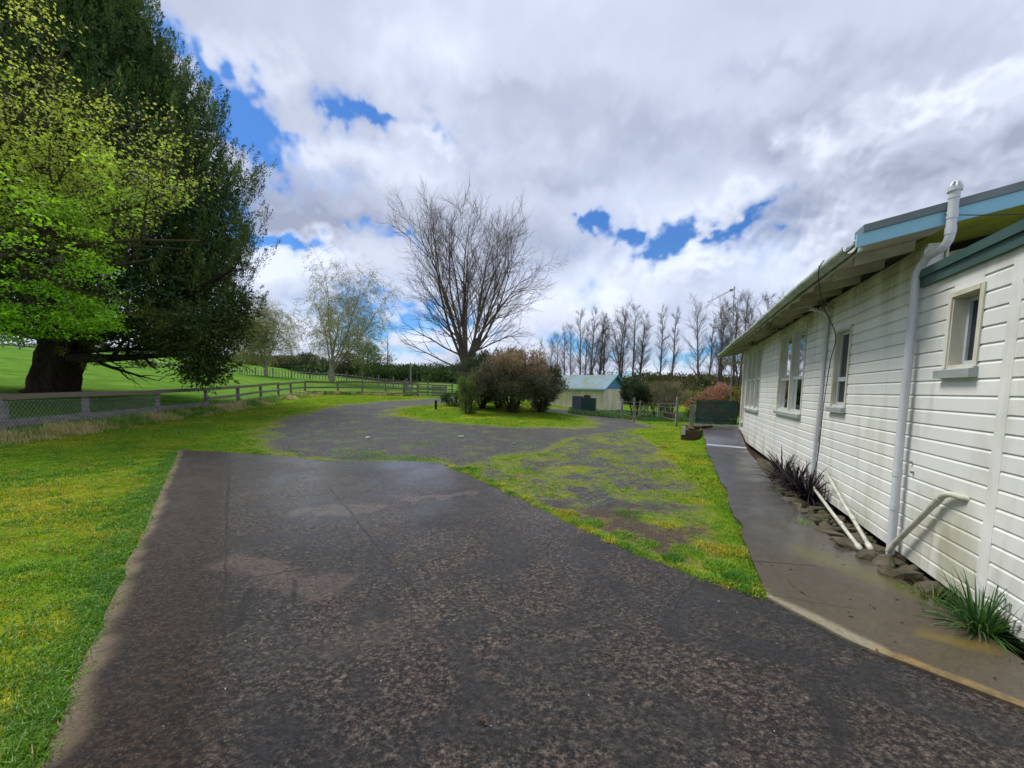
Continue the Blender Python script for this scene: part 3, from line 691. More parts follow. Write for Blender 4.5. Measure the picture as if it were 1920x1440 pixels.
# gable wall above the low wing
SG = 5.1; pitch = math.tan(math.radians(11.3))
def rz(off): return 3.085+(.62-off)*pitch if off > -3.7 else 3.085+4.32*pitch-(-3.7-off)*pitch
gb = MB()
zs = 2.68
offs = [-.002, -3.7, -8]
SG2 = 5.75
gb.hbox(5.03, SG2, -.14, -.125, 2.6, 3.06)
gb.raw([HW(SG2, -.126, 2.6), HW(SG2, -3.7, 2.6), HW(SG2, -8, 2.6), HW(SG2, -.126, rz(0)-.11), HW(SG2, -3.7, rz(-3.7)-.11), HW(SG2, -8, rz(-8)-.11)]+
       [HW(SG2+.05, -.126, 2.6), HW(SG2+.05, -3.7, 2.6), HW(SG2+.05, -8, 2.6), HW(SG2+.05, -.126, rz(0)-.11), HW(SG2+.05, -3.7, rz(-3.7)-.11), HW(SG2+.05, -8, rz(-8)-.11)],
       [[0, 3, 4, 1], [1, 4, 5, 2], [6, 7, 10, 9], [7, 8, 11, 10]])
obj('gable_wall', gb.mesh('gable_wall'), M['trim'], house)
# roof
SB = 4.80; SE = 17.2
rb = MB()
for o0, o1 in ((.62, -3.7), (-3.7, -8.6)):
    P = [HW(s_, o_, rz(o_)+dz) for dz in (0, .02) for s_, o_ in ((SB, o0), (SE, o0), (SE, o1), (SB, o1))]
    rb.hexa(P)
    n_ = 70
    for i_ in range(n_):
        s_ = SB+.1+(SE-SB-.2)*i_/n_; rb.hexa([HW(s_+a, o_, rz(o_)+.021+h) for h, ww_ in ((0, .03), (.018, .012)) for a, o_ in ((-ww_, o0), (ww_, o0), (ww_, o1), (-ww_, o1))])
obj('roof', rb.mesh('roof'), M['housroof'], house)
rf = MB(); rf.hexa([HW(s_, o_, z_) for z_ in (2.7, 2.73) for s_, o_ in ((S0, .05), (5.02, .05), (5.02, -.13), (SG2-.01, -.13), (SG2-.01, -8), (S0, -8))][:0] or [HW(s_, o_, z_) for z_ in (2.7, 2.73) for s_, o_ in ((S0, .05), (5.02, .05), (5.02, -8), (S0, -8))]); rf.hexa([HW(s_, o_, z_) for z_ in (2.7, 2.73) for s_, o_ in ((5.021, -.142), (SG2-.01, -.142), (SG2-.01, -8), (5.021, -8))]); obj('wing_roof', rf.mesh('wing_roof'), M['sill'], house)
gf = MB(); gf.hbox(S0, 5.0, .026, .055, 2.655, 2.80); gf.hbox(S0, 5.0, .056, .075, 2.74, 2.815); obj('wing_fascia', gf.mesh('wing_fascia'), M['green'], house)
# barge board, flashing, rake soffit
def rake(name, s0, s1, o0, o1, zl, zh, mat):
    b = MB(); b.hexa([HW(s_, o_, rz(o_)+dz) for dz in (zl, zh) for s_, o_ in ((s0, o0), (s1, o0), (s1, o1), (s0, o1))]); obj(name, b.mesh(name), mat, house)
rake('barge_board', SB-.03, SB-.002, .64, -3.7, -.055, .065, M['blue'])
rake('roof_flashing', SB-.045, SB+.16, .60, -3.7, .067, .135, M['flash'])
rake('rake_soffit', SB, SG2-.002, -.03, -3.7, -.05, -.03, M['olive'])
rake('rake_end_soffit', SB, SG-.002, .60, -.028, -.05, -.03, M['soffit'])
# eave lining above rafters, rafters, fascia, gutter
eb = MB(); eb.hexa([HW(s_, o_, rz(o_)+dz) for dz in (-.028, -.004) for s_, o_ in ((SG, .58), (SE, .58), (SE, -.02), (SG, -.02))]); obj('eave_lining', eb.mesh('eave_lining'), M['soffit'], house)
s_ = 5.25
while s_ < 17.1:
    b = MB(); b.hexa([HW(s_+a, o_, rz(o_)-.03+dz) for dz in (-.10, 0) for a, o_ in ((-.022, .50), (.022, .50), (.022, .024), (-.022, .024))]); obj('rafter', b.mesh('rafter'), M['soffit'], house); s_ += .62
b = MB(); b.hexa([HW(a, o_, z_) for z_ in (3.0, 3.085) for a, o_ in ((SB, .58), (SE, .58), (SE, .60), (SB, .60))]); obj('fascia', b.mesh('fascia'), M['gutter'], house)
g_ = MB(); th = np.linspace(math.pi, 2*math.pi, 9); ring = [(.665+.062*math.cos(a), 3.075+.075*math.sin(a)) for a in th]+[(.665+.055*math.cos(a), 3.076+.068*math.sin(a)) for a in th[::-1]]
sv = np.linspace(4.86, SE, 60); vv = []; qq = []
for i_, s_ in enumerate(sv):
    sag = .012*math.sin(s_*1.1)
    for (o_, z_) in ring: vv.append(HW(s_, o_, z_+sag))
    if i_:
        a = (i_-1)*18; b2 = i_*18
        for k_ in range(18): qq.append([a+k_, b2+k_, b2+(k_+1) % 18, a+(k_+1) % 18])
obj('gutter', np_mesh('gutter', vv, [qq], True), M['gutter'], house)
for s_ in np.arange(5.5, 17, 1.5):
    b = MB(); pts = [HW(s_, .665+.066*math.cos(a), 3.075+.08*math.sin(a)) for a in th]; b.tube(pts, .006, 5); obj('gutter_bracket', b.mesh('gutter_bracket'), M['gutter'], house)
# far end barge
b = MB(); b.hexa([HW(s_, o_, rz(o_)+dz) for dz in (-.1, .04) for s_, o_ in ((SE, .62), (SE+.03, .62), (SE+.03, -3.7), (SE, -3.7))]); obj('end_barge_board', b.mesh('end_barge_board'), M['gutter'], house)
# carport beam off the far corner
b = MB(); b.bar(HW(15.7, -.2, 2.72), HW(17.1, .5, 2.72), .05, .09); b.bar(HW(15.9, .55, 2.80), HW(17.1, .55, 2.80), .03, .03); obj('porch_bracket', b.mesh('porch_bracket'), M['soffit'], house)
# windows
def window(a, b, c, d, lights, rail, curtain, lab=None, dp=.04):
    w = bpy.data.objects.new('window', None); link(w, house); w.location = (0, 0, 0)
    w.location = tuple(HW((a+b)/2, 0, c)-np.array(wl(house)))
    if lab: w['label'] = lab
    f = MB(); T = .045
    f.hbox(a-.05, a+.012, .0225, .04, c, d+.045) if a > 15 else f.hbox(a-.035, a+.008, .0225, .034, c, d+.03)
    f.hbox(b-.008, b+.035, .0225, .034, c, d+.03); f.hbox(a+.009, b-.009, .0225, .036, d-.01, d+.03)
    f.hbox(a, a+.02, -.118, .022, c, d); f.hbox(b-.02, b, -.118, .022, c, d); f.hbox(a+.021, b-.021, -.118, .021, d-.02, d); f.hbox(a+.021, b-.021, -.118, .02, c, c+.025)
    n = lights; ww_ = (b-a)/n
    for i_ in range(1, n): f.hbox(a+ww_*i_-.03, a+ww_*i_+.03, -.117, .026, c+.026, d-.021)
    obj('frame', f.mesh('frame'), M['trim'], w)
    for i_ in range(n):
        x0, x1 = a+ww_*i_+(.036 if i_ else .021), a+ww_*(i_+1)-(.036 if i_ < n-1 else .021)
        s = MB(); y0, y1 = c+.027, d-.022; T = .035
        for (p, q_, r_, t_) in ((x0, x0+T, y0, y1), (x1-T, x1, y0, y1), (x0+T+.001, x1-T-.001, y0, y0+T), (x0+T+.001, x1-T-.001, y1-T, y1)): s.hbox(p, q_, dp-.10, dp-.062, r_, t_)
        if rail: zr = c+(d-c)*rail; s.hbox(x0+T+.001, x1-T-.001, dp-.099, dp-.05, zr-.03, zr+.03)
        obj('sash', s.mesh('sash'), M['sash'], w)
        g = MB(); g.hbox(x0+T-.004, x1-T+.004, dp-.086, dp-.081, y0+T-.004, y1-T+.004); obj('pane', g.mesh('pane'), M['glassx' if curtain else 'glass'], w)
        if curtain:
            cm = MB(); m_ = 26; cs = np.linspace(x0+T, x1-T, m_); P = [HW(s__, -.14-.012*math.sin(i2*1.9), zz_) for zz_ in (y0, y1) for i2, s__ in enumerate(cs)]
            cm.raw(P, [[i2, i2+1, m_+i2+1, m_+i2] for i2 in range(m_-1) if curtain > 1 or (i2 < 10)]); obj('curtain', cm.mesh('curtain'), M['curtain'], w)
    s = MB(); s.hexa([HW(a-.05, .0225, c-.085), HW(a-.05, .075, c-.085), HW(b+.05, .075, c-.085), HW(b+.05, .0225, c-.085), HW(a-.05, .0225, c-.003), HW(a-.05, .08, c-.018), HW(b+.05, .08, c-.018), HW(b+.05, .0225, c-.003)])
    obj('sill', s.mesh('sill'), M['sill'], w)
m, t = new_mat('clear_glass'); seti(t, col=(.9, .93, .95), rough=.02, spec=.5); tb = t.n('ShaderNodeBsdfTransparent', {'Color': (.5, .54, .56, 1)}); gl = t.n('ShaderNodeBsdfGlossy', {'Roughness': .03, 'Color': (1, 1, 1, 1)})
fr = t.n('ShaderNodeFresnel', {'IOR': 1.22}); mx = t.n('ShaderNodeMixShader'); t.L.new(fr.outputs[0], mx.inputs[0]); t.L.new(tb.outputs[0], mx.inputs[1]); t.L.new(gl.outputs[0], mx.inputs[2]); t.L.new(mx.outputs[0], t.out.inputs[0]); M['glassx'] = m
window(*OPEN[0], 1, 0, 0, 'small narrow window with one dark pane', 0); window(*OPEN[1], 1, .36, 0); window(*OPEN[2], 2, .42, 1); window(*OPEN[3], 3, .5, 2); window(*OPEN[4], 1, .5, 2)
# dark room behind the curtains
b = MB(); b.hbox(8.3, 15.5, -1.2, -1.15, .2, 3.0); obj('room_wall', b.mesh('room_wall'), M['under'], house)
# pipes on the wall
def pipe(name, pts, r, mat, col=(), kk=22, lab=None):
    b = MB(); b.tube(pts, r, kk)
    for (i_, f_) in col:
        p, q_ = np.asarray(pts[i_]), np.asarray(pts[i_+1]); d_ = (q_-p)/np.linalg.norm(q_-p); c_ = p+(q_-p)*f_; b.tube([c_-d_*.03, c_+d_*.03], r+.004, kk)
    o = obj(name, b.mesh(name), mat, house)
    if lab: o['label'] = lab
    return o
def bend(p0, p1, p2, n=5):
    return [tuple((1-t_)**2*np.asarray(p0)+2*t_*(1-t_)*np.asarray(p1)+t_*t_*np.asarray(p2)) for t_ in np.linspace(0, 1, n)]
pts = [HW(4.96, .09, -.02), HW(4.97, .09, .55), HW(4.99, .09, 1.1), HW(5.0, .085, 2.2), HW(5.02, .08, 2.72)]+bend(HW(5.02, .08, 2.75), HW(5.0, .08, 2.88), HW(4.86, .05, 2.93))+bend(HW(4.84, .04, 2.935), HW(4.745, .0, 2.95), HW(4.735, -.0, 3.04))+[HW(4.735, -.0, 3.42)]
pipe('soil_pipe', pts, .034, M['white'], [(0, .93), (1, .55), (9, .2), (14, .1), (14, .45), (14, .9)], lab='thick white waste pipe rising past the eave to a slotted cowl')
b = MB(); c0 = HW(4.735, 0, 3.42)
for k_ in range(6):
    a = k_*math.pi/3; e = V3(math.cos(a), math.sin(a), 0); b.tube([c0+e*.042, c0+e*.040+V3(0, 0, .03), c0+e*.024+V3(0, 0, .065), c0+V3(0, 0, .078)], .0075, 5)
b.tube([c0-V3(0, 0, .01), c0+V3(0, 0, .018)], .05, 14); obj('vent_cowl', b.mesh('vent_cowl'), M['white'], house)
pipe('downpipe', [HW(7.52, .06, -.05), HW(7.53, .06, .6), HW(7.50, .055, 1.7), HW(7.48, .05, 2.80), HW(7.46, .12, 2.9), HW(7.4, .3, 2.94)], .027, M['white'], [(1, .3), (2, .5)], lab='thin white downpipe beside the narrow sash window')
pipe('drain_pipe', [HW(4.93, .12, .06), HW(4.88, .10, .16), HW(4.36, .07, .74)]+bend(HW(4.34, .07, .76), HW(4.28, .07, .825), HW(4.2, .06, .83))+[HW(4.12, .03, .825), HW(4.10, .0, .82)], .024, M['oldwhite'], [(2, .2), (1, .96)], lab='slanting stained drain pipe leaving the wall low down')
for (s_, z_) in ((4.86, .89), (4.9, .98), (7.505, 2.07), (7.53, .95)):
    b = MB(); b.tube([HW(s_, .01, z_), HW(s_, .045, z_)], .012, 6); obj('pipe_clip', b.mesh('pipe_clip'), M['rail'], house)
# wire from the vent to the right
pts = [HW(4.73, .0+.05-t_*1.3, 3.22-.25*t_+.16*t_*t_) for t_ in np.linspace(0, 1, 9)]
b = MB(); b.tube(pts, .004, 5); obj('service_wire', b.mesh('service_wire'), M['black'], house)
# birds nest debris under the eave
for (s_, o_) in ((7.2, .2), (12.2, .3), (9.6, .35)):
    pa_ = []; x_ = HW(s_, o_, 2.97); n_ = 60
    pp = x_+rng.normal(0, .05, (n_, 3))*[1, 1, .5]; 
    b = MB()
    for q_ in pp: b.tube([q_, q_+rng.normal(0, .05, 3)], .003, 3, False)
    obj('nest', b.mesh('nest'), M['barkd'], house)

# loose cable hanging from gutter
w_ = [HW(5.45, .70, 3.12), HW(5.5, .73, 3.0), HW(6.1, .5, 2.75), HW(6.85, .12, 2.45), HW(7.15, .07, 2.1), HW(7.33, .055, 1.4), HW(7.36, .06, .7), HW(7.3, .12, .3), HW(6.6, .35, .12), HW(6.0, .5, .10)]
w_ += [G0(*p)+V3(0, 0, .015) for p in ((1498, 965), (1497, 985), (1505, 1008), (1530, 1020), (1550, 1030))]
from itertools import chain
def smooth_pts(P, n=4):
    P = [np.asarray(p) for p in P]; P = [P[0]]+P+[P[-1]]; out = []
    for i_ in range(1, len(P)-2):
        for t_ in np.linspace(0, 1, n, endpoint=False):
            p0, p1, p2, p3 = P[i_-1:i_+3]; out.append(.5*((2*p1)+(-p0+p2)*t_+(2*p0-5*p1+4*p2-p3)*t_**2+(-p0+3*p1-3*p2+p3)*t_**3))
    out.append(P[-2]); return out
b = MB(); b.tube(smooth_pts(w_, 5), .0055, 6); o = obj('cable', b.mesh('cable', True), M['black']); tag(o, 'thin black cable hanging from the gutter and trailing onto the path', 'cable')
# loose pipes lying against the wall
for p0, p1, lab in ((HW(4.80, .30, .09), HW(7.0, .07, .50), 'long loose white pipe leaning on the wall, upper of the two'), (HW(4.86, .36, .06), HW(7.2, .16, .22), 'loose white pipe lying low by the wall, lower of the two')):
    b = MB(); b.tube([p0, p0*.5+p1*.5-V3(0, 0, .01), p1], .02, 10); d_ = (p1-p0)/np.linalg.norm(p1-p0)
    for f_ in (.03, .3): c_ = p0+(p1-p0)*f_; b.tube([c_-d_*.05, c_+d_*.05], .026, 10)
    o = obj('loose_pipe', b.mesh('loose_pipe', True), M['oldwhite']); tag(o, lab, 'pipe', 'loose pipes by the wall')

# TV antenna
ab = at(1372, 737, 17.5); ab[2] = tz(ab[0], ab[1]); atop = at(1377, 537, 17.5); atop[0] = atop[0]
ant = thing('tv_antenna', 'tall thin television antenna mast beyond the far end of the house', 'antenna', ab)
b = MB(); b.tube([ab, atop], [.03, .018], 8); obj('mast', b.mesh('mast'), M['metal'], ant)
b0_, b1_ = at(1327, 567, 17.3), at(1379, 540, 17.5); b = MB(); b.tube([b0_, b1_], .012, 6); d_ = b1_-b0_; sd = np.cross(d_, V3(0, 0, 1)); sd /= np.linalg.norm(sd)
for t_ in np.linspace(.04, .96, 14): c_ = b0_+d_*t_; e_ = sd*.8+V3(0, 0, .6); b.tube([c_-e_*(.09+.05*t_), c_+e_*(.09+.05*t_)], .004, 4)
b.box(b0_+d_*.85, (.06, .05, .04)); obj('boom', b.mesh('boom'), M['metal'], ant)
b = MB(); b.tube([at(1368, 600, 17.4), at(1378, 598, 17.4)], .012, 5); obj('bracket', b.mesh('bracket'), M['metal'], ant)

# ------------------------------------------------------------------ rocks, bed
def rock_mesh(name, c, r, seed):
    import bmesh
    bm = bmesh.new(); bmesh.ops.create_icosphere(bm, subdivisions=2, radius=1); R = np.random.default_rng(seed); ph = R.uniform(0, 6, 9)
    for v in bm.verts:
        p = np.array(v.co); k_ = 1+.2*math.sin(p[0]*2.3+ph[0])+.17*math.sin(p[1]*3.1+ph[1])+.14*math.sin(p[2]*2.9+ph[2])+R.normal(0, .05); v.co = tuple(np.sign(p)*np.abs(p)**.8*k_*np.asarray(r))
    a = R.uniform(0, 3.1); bmesh.ops.rotate(bm, verts=bm.verts, cent=(0, 0, 0), matrix=__import__('mathutils').Euler((R.normal(0, .2), R.normal(0, .2), a)).to_matrix())
    bmesh.ops.translate(bm, verts=bm.verts, vec=tuple(c)); me = bpy.data.meshes.new(name); bm.to_mesh(me); bm.free(); return me
k = 0
ords = ['first', 'second', 'third', 'fourth', 'fifth', 'sixth', 'seventh', 'eighth', 'ninth', 'tenth', 'eleventh', 'twelfth', 'thirteenth', 'fourteenth', 'fifteenth', 'sixteenth', 'seventeenth', 'eighteenth', 'nineteenth', 'twentieth', 'twenty-first', 'twenty-second', 'twenty-third', 'twenty-fourth', 'twenty-fifth', 'twenty-sixth', 'twenty-seventh', 'twenty-eighth', 'twenty-ninth', 'thirtieth', 'thirty-first', 'thirty-second']
rocks = []
for s_ in np.arange(4.15, 10.6, .21):
    e = interp(PATHR, s_)
    rocks.append((s_+rng.normal(0, .03), e-.07, .0, (.14, .085, .075) if s_ < 6.6 else (.1, .07, .05), 1))
rocks.sort()
for i_, (s_, o_, z_, r_, fr_) in enumerate(rocks):
    p = HW(s_, o_, z_+.01); o = obj('edging_rock', rock_mesh('edging_rock', p, np.array(r_)*rng.uniform(.8, 1.2, 3), 100+i_), M['rock']); tag(o, 'mossy brown rock edging the path, '+ords[i_]+' from the near end of the row', 'rock', 'rocks edging the bed by the path')
b = []; vs = []; 
for i_ in range(150):   # rubble and stones of the bed: nobody could count it
    s_ = rng.uniform(4.3, 11); e = interp(PATHR, s_); o_ = rng.uniform(.02, max(.05, e-.1)); m_ = rock_mesh('r', HW(s_, o_, -.05+rng.uniform(0, .04)), np.array([.08, .055, .035])*rng.uniform(.5, 1.5), 500+i_)
    vs.append(m_)
mb = MB()
for m_ in vs:
    co = np.empty(len(m_.vertices)*3, np.float32); m_.vertices.foreach_get('co', co); fi = np.array([list(p.vertices) for p in m_.polygons]); mb.raw(co.reshape(-1, 3), [], fi); bpy.data.meshes.remove(m_)
o = obj('rubble', mb.mesh('rubble'), M['rock']); tag(o, 'flat mossy stones and rubble filling the bed along the house', 'rubble', kind='stuff')
# flax plants and green clump: arching strap leaves
def strap_plant(name, base, n, L, w, cols, lab, cat, mat, up=.9, seg=7, group=None, droop=1.):
    P = []; Q = []; cc = []; k_ = 0
    for i_ in range(n):
        a = rng.uniform(0, 6.28); el = rng.uniform(.35, 1.45)**up; l = L*rng.uniform(.55, 1.1); d_ = V3(math.cos(a)*math.cos(el), math.sin(a)*math.cos(el), math.sin(el)); p = np.asarray(base)+V3(math.cos(a), math.sin(a), 0)*rng.uniform(0, .09); sd = np.cross(d_, V3(0, 0, 1)); sd /= np.linalg.norm(sd)+1e-9
        c = np.asarray(cols[int(rng.integers(len(cols)))])*rng.uniform(.7, 1.3); wd = w*rng.uniform(.7, 1.2); g = rng.uniform(.03, .16)*droop
        for j in range(seg+1):
            t_ = j/seg; ww_ = wd*(1-t_**2.2)*(.6+.4*math.sin(min(1, t_*2)*1.57)); nrm = np.cross(sd, d_)
            P += [p-sd*ww_+nrm*ww_*.35, p, p+sd*ww_+nrm*ww_*.35]; cc += [c, c*.7, c]
            p = p+d_*l/seg; d_ = d_+V3(0, 0, -g*(1+t_*1.5))+rng.normal(0, .02, 3); d_ /= np.linalg.norm(d_)
            if p[2] < .02: p[2] = .02
            if j: b_ = k_+(j-1)*3; Q += [[b_, b_+1, b_+4, b_+3], [b_+1, b_+2, b_+5, b_+4]]
        k_ += (seg+1)*3
    me = np_mesh(name, P, [Q]); cattr(me, 'tint', np.array(cc)); o = obj(name, me, mat); tag(o, lab, cat, group); return o
FX = [(.022, .015, .024), (.03, .02, .03), (.045, .035, .045), (.05, .03, .03)]
strap_plant('flax_plant', HW(8.55, .22, -.02), 85, .74, .018, FX, 'dark purple flax clump farther along the wall, by the double window', 'plant', M['flaxm'], .75, group='dark flax plants by the wall')
strap_plant('flax_plant', HW(7.75, .22, -.02), 95, .72, .018, FX, 'dark purple flax clump in the middle of the three', 'plant', M['flaxm'], .75, group='dark flax plants by the wall')
strap_plant('flax_plant', HW(7.15, .20, -.02), 90, .70, .018, FX, 'dark purple flax clump nearest the camera, beside the thin downpipe', 'plant', M['flaxm'], .75, group='dark flax plants by the wall')
strap_plant('leafy_plant', HW(3.62, .14, -.03), 190, .46, .008, [(.05, .13, .02), (.07, .17, .03), (.04, .10, .02), (.1, .19, .08)], 'bushy green strap leaved clump at the foot of the weatherboards, bottom right', 'plant', M['grassm'], 1., 6, droop=1.6)
strap_plant('weed', HW(5.9, .42, 0), 30, .16, .006, [(.07, .2, .02), (.1, .24, .03)], 'small bright green weed among the bed stones', 'plant', M['grassm'], .8, 5)
strap_plant('weed', HW(4.0, .20, -.02), 40, .2, .006, [(.12, .14, .02), (.08, .15, .03)], 'small yellow green weed between the rocks and the big clump', 'plant', M['grassm'], .8, 5)

# block planter by the path
pc = HW(14.6, 1.6, 0); pzg = .0
pl = thing('stone_planter', 'low brown block planter piled with stones beside the path', 'planter', (pc[0], pc[1], pzg))
b = MB()
for i_ in range(4):
    for j in range(3):
        b.hbox(14.10+i_*.24, 14.10+i_*.24+.225, 1.34, 1.92, pzg+.0+j*.115, pzg+.11+j*.115)
obj('block_wall', b.mesh('block_wall'), M['brick'], pl)
b = MB(); b.hbox(14.05, 14.10, 1.80, 1.93, pzg+.18, pzg+.46); obj('white_board', b.mesh('white_board'), M['oldwhite'], pl)
for i_ in range(9):
    o = obj('stone', rock_mesh('stone', HW(14.2+.85*rng.uniform(), 1.42+.4*rng.uniform(), pzg+.38+.10*rng.uniform()), (.15, .1, .045), 900+i_), M['rock'], pl)
o = obj('round_stone', rock_mesh('round_stone', HW(15.0, 1.12, .43), (.17, .13, .09), 77), M['rock']); tag(o, 'dark rounded stone on the path corner beside the block planter', 'rock')
# green gate
gp0, gp1 = HW(16.3, 1.42, 0), HW(16.3, .02, 0); gz0 = .36
gt = thing('garden_gate', 'dark green slatted gate closing the far end of the path', 'gate', (*((gp0+gp1)/2)[:2], gz0))
b = MB(); n_ = 20
for i_ in range(n_):
    p = gp0+(gp1-gp0)*(i_+.5)/n_; b.box(p+V3(0, 0, gz0+.51), (.029, .009, .45+.015*rng.normal()), [(gp1-gp0)/1.4, DH, V3(0, 0, 1)])
obj('palings', b.mesh('palings'), M['gategreen'], gt)
b = MB(); 
for z_ in (.2, .85): b.bar(gp0+V3(0, 0, gz0+z_)+DH*.035, gp1+V3(0, 0, gz0+z_)+DH*.035, .03, .08)
obj('rails', b.mesh('rails'), M['gategreen'], gt)
b = MB(); b.bar(gp0+V3(0, 0, gz0+.03)-DH*.02, gp1+V3(0, 0, gz0+.03)-DH*.02, .02, .045); obj('bottom_edge', b.mesh('bottom_edge'), M['oldwhite'], gt)
b = MB(); b.hbox(16.2, 16.38, 1.46, 1.62, .1, 1.12); o = obj('gate_post', b.mesh('gate_post'), M['rail']); tag(o, 'squat dark timber post left of the green gate', 'post')

# ------------------------------------------------------------------ rail fence
fz = lambda p: tz(p[0], p[1])
fen = thing('rail_fence', 'three rail weathered timber fence curving round the left side of the driveway', 'fence', (FENCE[3][0], FENCE[3][1], fz(FENCE[3])))
for i_, p in enumerate(FENCE):
    z = fz(p); h = 1.1+(.14 if i_ in (13,) else 0); tl = rng.normal(0, .018, 2)
    b = MB(); b.bar((p[0], p[1], z-.1), (p[0]+tl[0], p[1]+tl[1], z+h), .13, .12, (1, .2, 0), .006); obj('post', b.mesh('post'), M['rail'], fen)
for i_ in range(len(FENCE)-1):
    a, c = FENCE[i_], FENCE[i_+1]; za, zc = fz(a), fz(c); d_ = np.r_[c-a, 0]; d_ /= np.linalg.norm(d_); sd = np.cross(d_, V3(0, 0, 1)) ; sd = sd if sd[0] > 0 else sd
    for z_, h_ in ((1.07, .15), (.62, .13), (.2, .14)):
        if i_ < 5 and z_ == .2: z_, h_ = .36, .19
        if i_ < 5 and z_ == .62: continue
        j0, j1 = rng.normal(0, .015, 2); off = sd*.09
        b = MB(); b.bar(np.r_[a, za+z_+j0]+off-d_*.06, np.r_[c, zc+z_+j1]+off+d_*.055, .045, h_, jit=.003); obj('rail', b.mesh('rail'), M['railtop' if z_ > 1 else 'rail'], fen)
# netting (chain mesh) on the near bays
b = MB(); Pn = FENCE[:5]; seg = np.hypot(*(Pn[1:]-Pn[:-1]).T); cum = np.r_[0, np.cumsum(seg)]
def fp(s, z):
    q_ = np.array([np.interp(s, cum, Pn[:, 0]), np.interp(s, cum, Pn[:, 1])]); gz_ = np.interp(s, cum, [fz(p) for p in Pn]); sag = .05*math.sin(s*1.7)*(z/1.0)
    return V3(q_[0]+.20, q_[1]-.03, gz_+.05+z*(1-.06*sstep(5.8, 8, s))+sag*.4)
H_ = .88; pts = []
for s_ in np.arange(-.8, cum[-1]-.2, .115):
    for sg in (1, -1):
        a0, a1 = (s_, s_+H_*.8) if sg > 0 else (s_+H_*.8, s_)
        zz_ = np.linspace(0, H_, 7); ss_ = np.linspace(a0, a1, 7)
        if min(a0, a1) < 0 or max(a0, a1) > cum[-1]: continue
        pts.append([fp(u_, w_) for u_, w_ in zip(ss_, zz_)])
P = np.array(pts); v, q = tubes(P, np.full(P.shape[:2], .0024), 3); b.raw(v, q)
for z_ in (0, H_): b.tube([fp(u_, z_) for u_ in np.linspace(0, cum[-1], 40)], .004, 4)
obj('wire_netting', b.mesh('wire_netting'), M['wire'], fen)
# field gate at the end of the fence
gA, gB = V3(-8.4, 34.35, 0), V3(-5.95, 34.6, 0); gA[2] = fz(gA); gB[2] = fz(gB)
fg = thing('field_gate', 'weathered timber field gate with upright palings at the bend of the drive', 'gate', (gA+gB)/2)
dg = (gB-gA)
b = MB()
for z_ in (.16, 1.08): b.bar(gA+V3(0, 0, z_), gB+V3(0, 0, z_), .06, .09)
for t_ in (0, 1): p = gA+dg*t_; b.bar(p+V3(0, -.03, 0), p+V3(0, -.03, 1.15), .09, .1, (1, 0, 0))
obj('gate_frame', b.mesh('gate_frame'), M['birch'], fg)
b = MB()
for z_ in (.4, .63, .86): b.bar(gA+V3(0, .04, z_), gB+V3(0, .04, z_), .03, .09)
obj('gate_rails', b.mesh('gate_rails'), M['rail'], fg)
for t_ in np.linspace(.5, .97, 9):
    b = MB(); p = gA+dg*t_; b.box(p+V3(0, -.06, .6), (.042, .012, .48)); obj('paling', b.mesh('paling'), M['rail'], fg)
yl = thing('yard_rails', 'stack of brown timber rails standing behind the field gate', 'rails', (-8.2, 36.2, tz(-8.2, 36.2)))
for z_ in (.3, .7, 1.05, 1.3):
    b = MB(); g_ = tz(-8.2, 36.2); b.bar((-10.2, 35.8, g_+z_), (-5.6, 37, g_+z_-.1), .05, .1); obj('rail', b.mesh('rail'), M['railtop'], yl)
for x_ in (-10, -8, -5.8): b = MB(); b.bar((x_, 35.8+(x_+10)*.27, tz(x_, 36)), (x_, 35.8+(x_+10)*.27, tz(x_, 36)+1.4), .12, .12, (1, 0, 0)); obj('post', b.mesh('post'), M['rail'], yl)
# batten fence in the field
BF = np.array([at(px, 700, Y_)[:2] for px, Y_ in ((395, 64), (470, 60), (560, 57), (640, 54), (700, 50), (758, 45), (775, 41))])
bfn = thing('batten_fence', 'long line of dark battens and wire crossing the field behind the birches', 'fence', (*BF[0], fz(BF[0])))
n_ = 78
bp = along(BF, (np.arange(n_)+.5)/n_)
for i_, p in enumerate(bp):
    z = fz(p); h = 1.1 if i_ % 6 else 1.4; b = MB(); tl = rng.normal(0, .03, 2); w_b = .07 if i_ % 6 else .14
    b.bar((p[0], p[1], z-.05), (p[0]+tl[0], p[1]+tl[1], z+h), w_b, w_b, (1, 0, 0)); obj('batten', b.mesh('batten'), M['rail'], bfn)
b = MB()
for z_ in (.3, .6, .9): b.tube([V3(*p, fz(p)+z_) for p in bp], .012, 3)
obj('wires', b.mesh('wires'), M['wire'], bfn)
# far left field fence
ff = thing('field_fence', 'distant post and wire fence on the field below the big tree', 'fence', (*at(190, 700, 60)[:2], 3.5))
for px in np.linspace(10, 380, 13):
    p = at(px, 700, 62-px*.02)[:2]; z = fz(p); b = MB(); b.bar((*p, z), (*p, z+1.2), .15, .15, (1, 0, 0)); obj('post', b.mesh('post'), M['rail'], ff)
b = MB(); 
for z_ in (.5, 1.0): b.tube([V3(*at(px, 700, 62-px*.02)[:2], fz(at(px, 700, 62-px*.02))+z_) for px in np.linspace(10, 380, 13)], .02, 3)
obj('wires', b.mesh('wires'), M['wire'], ff)
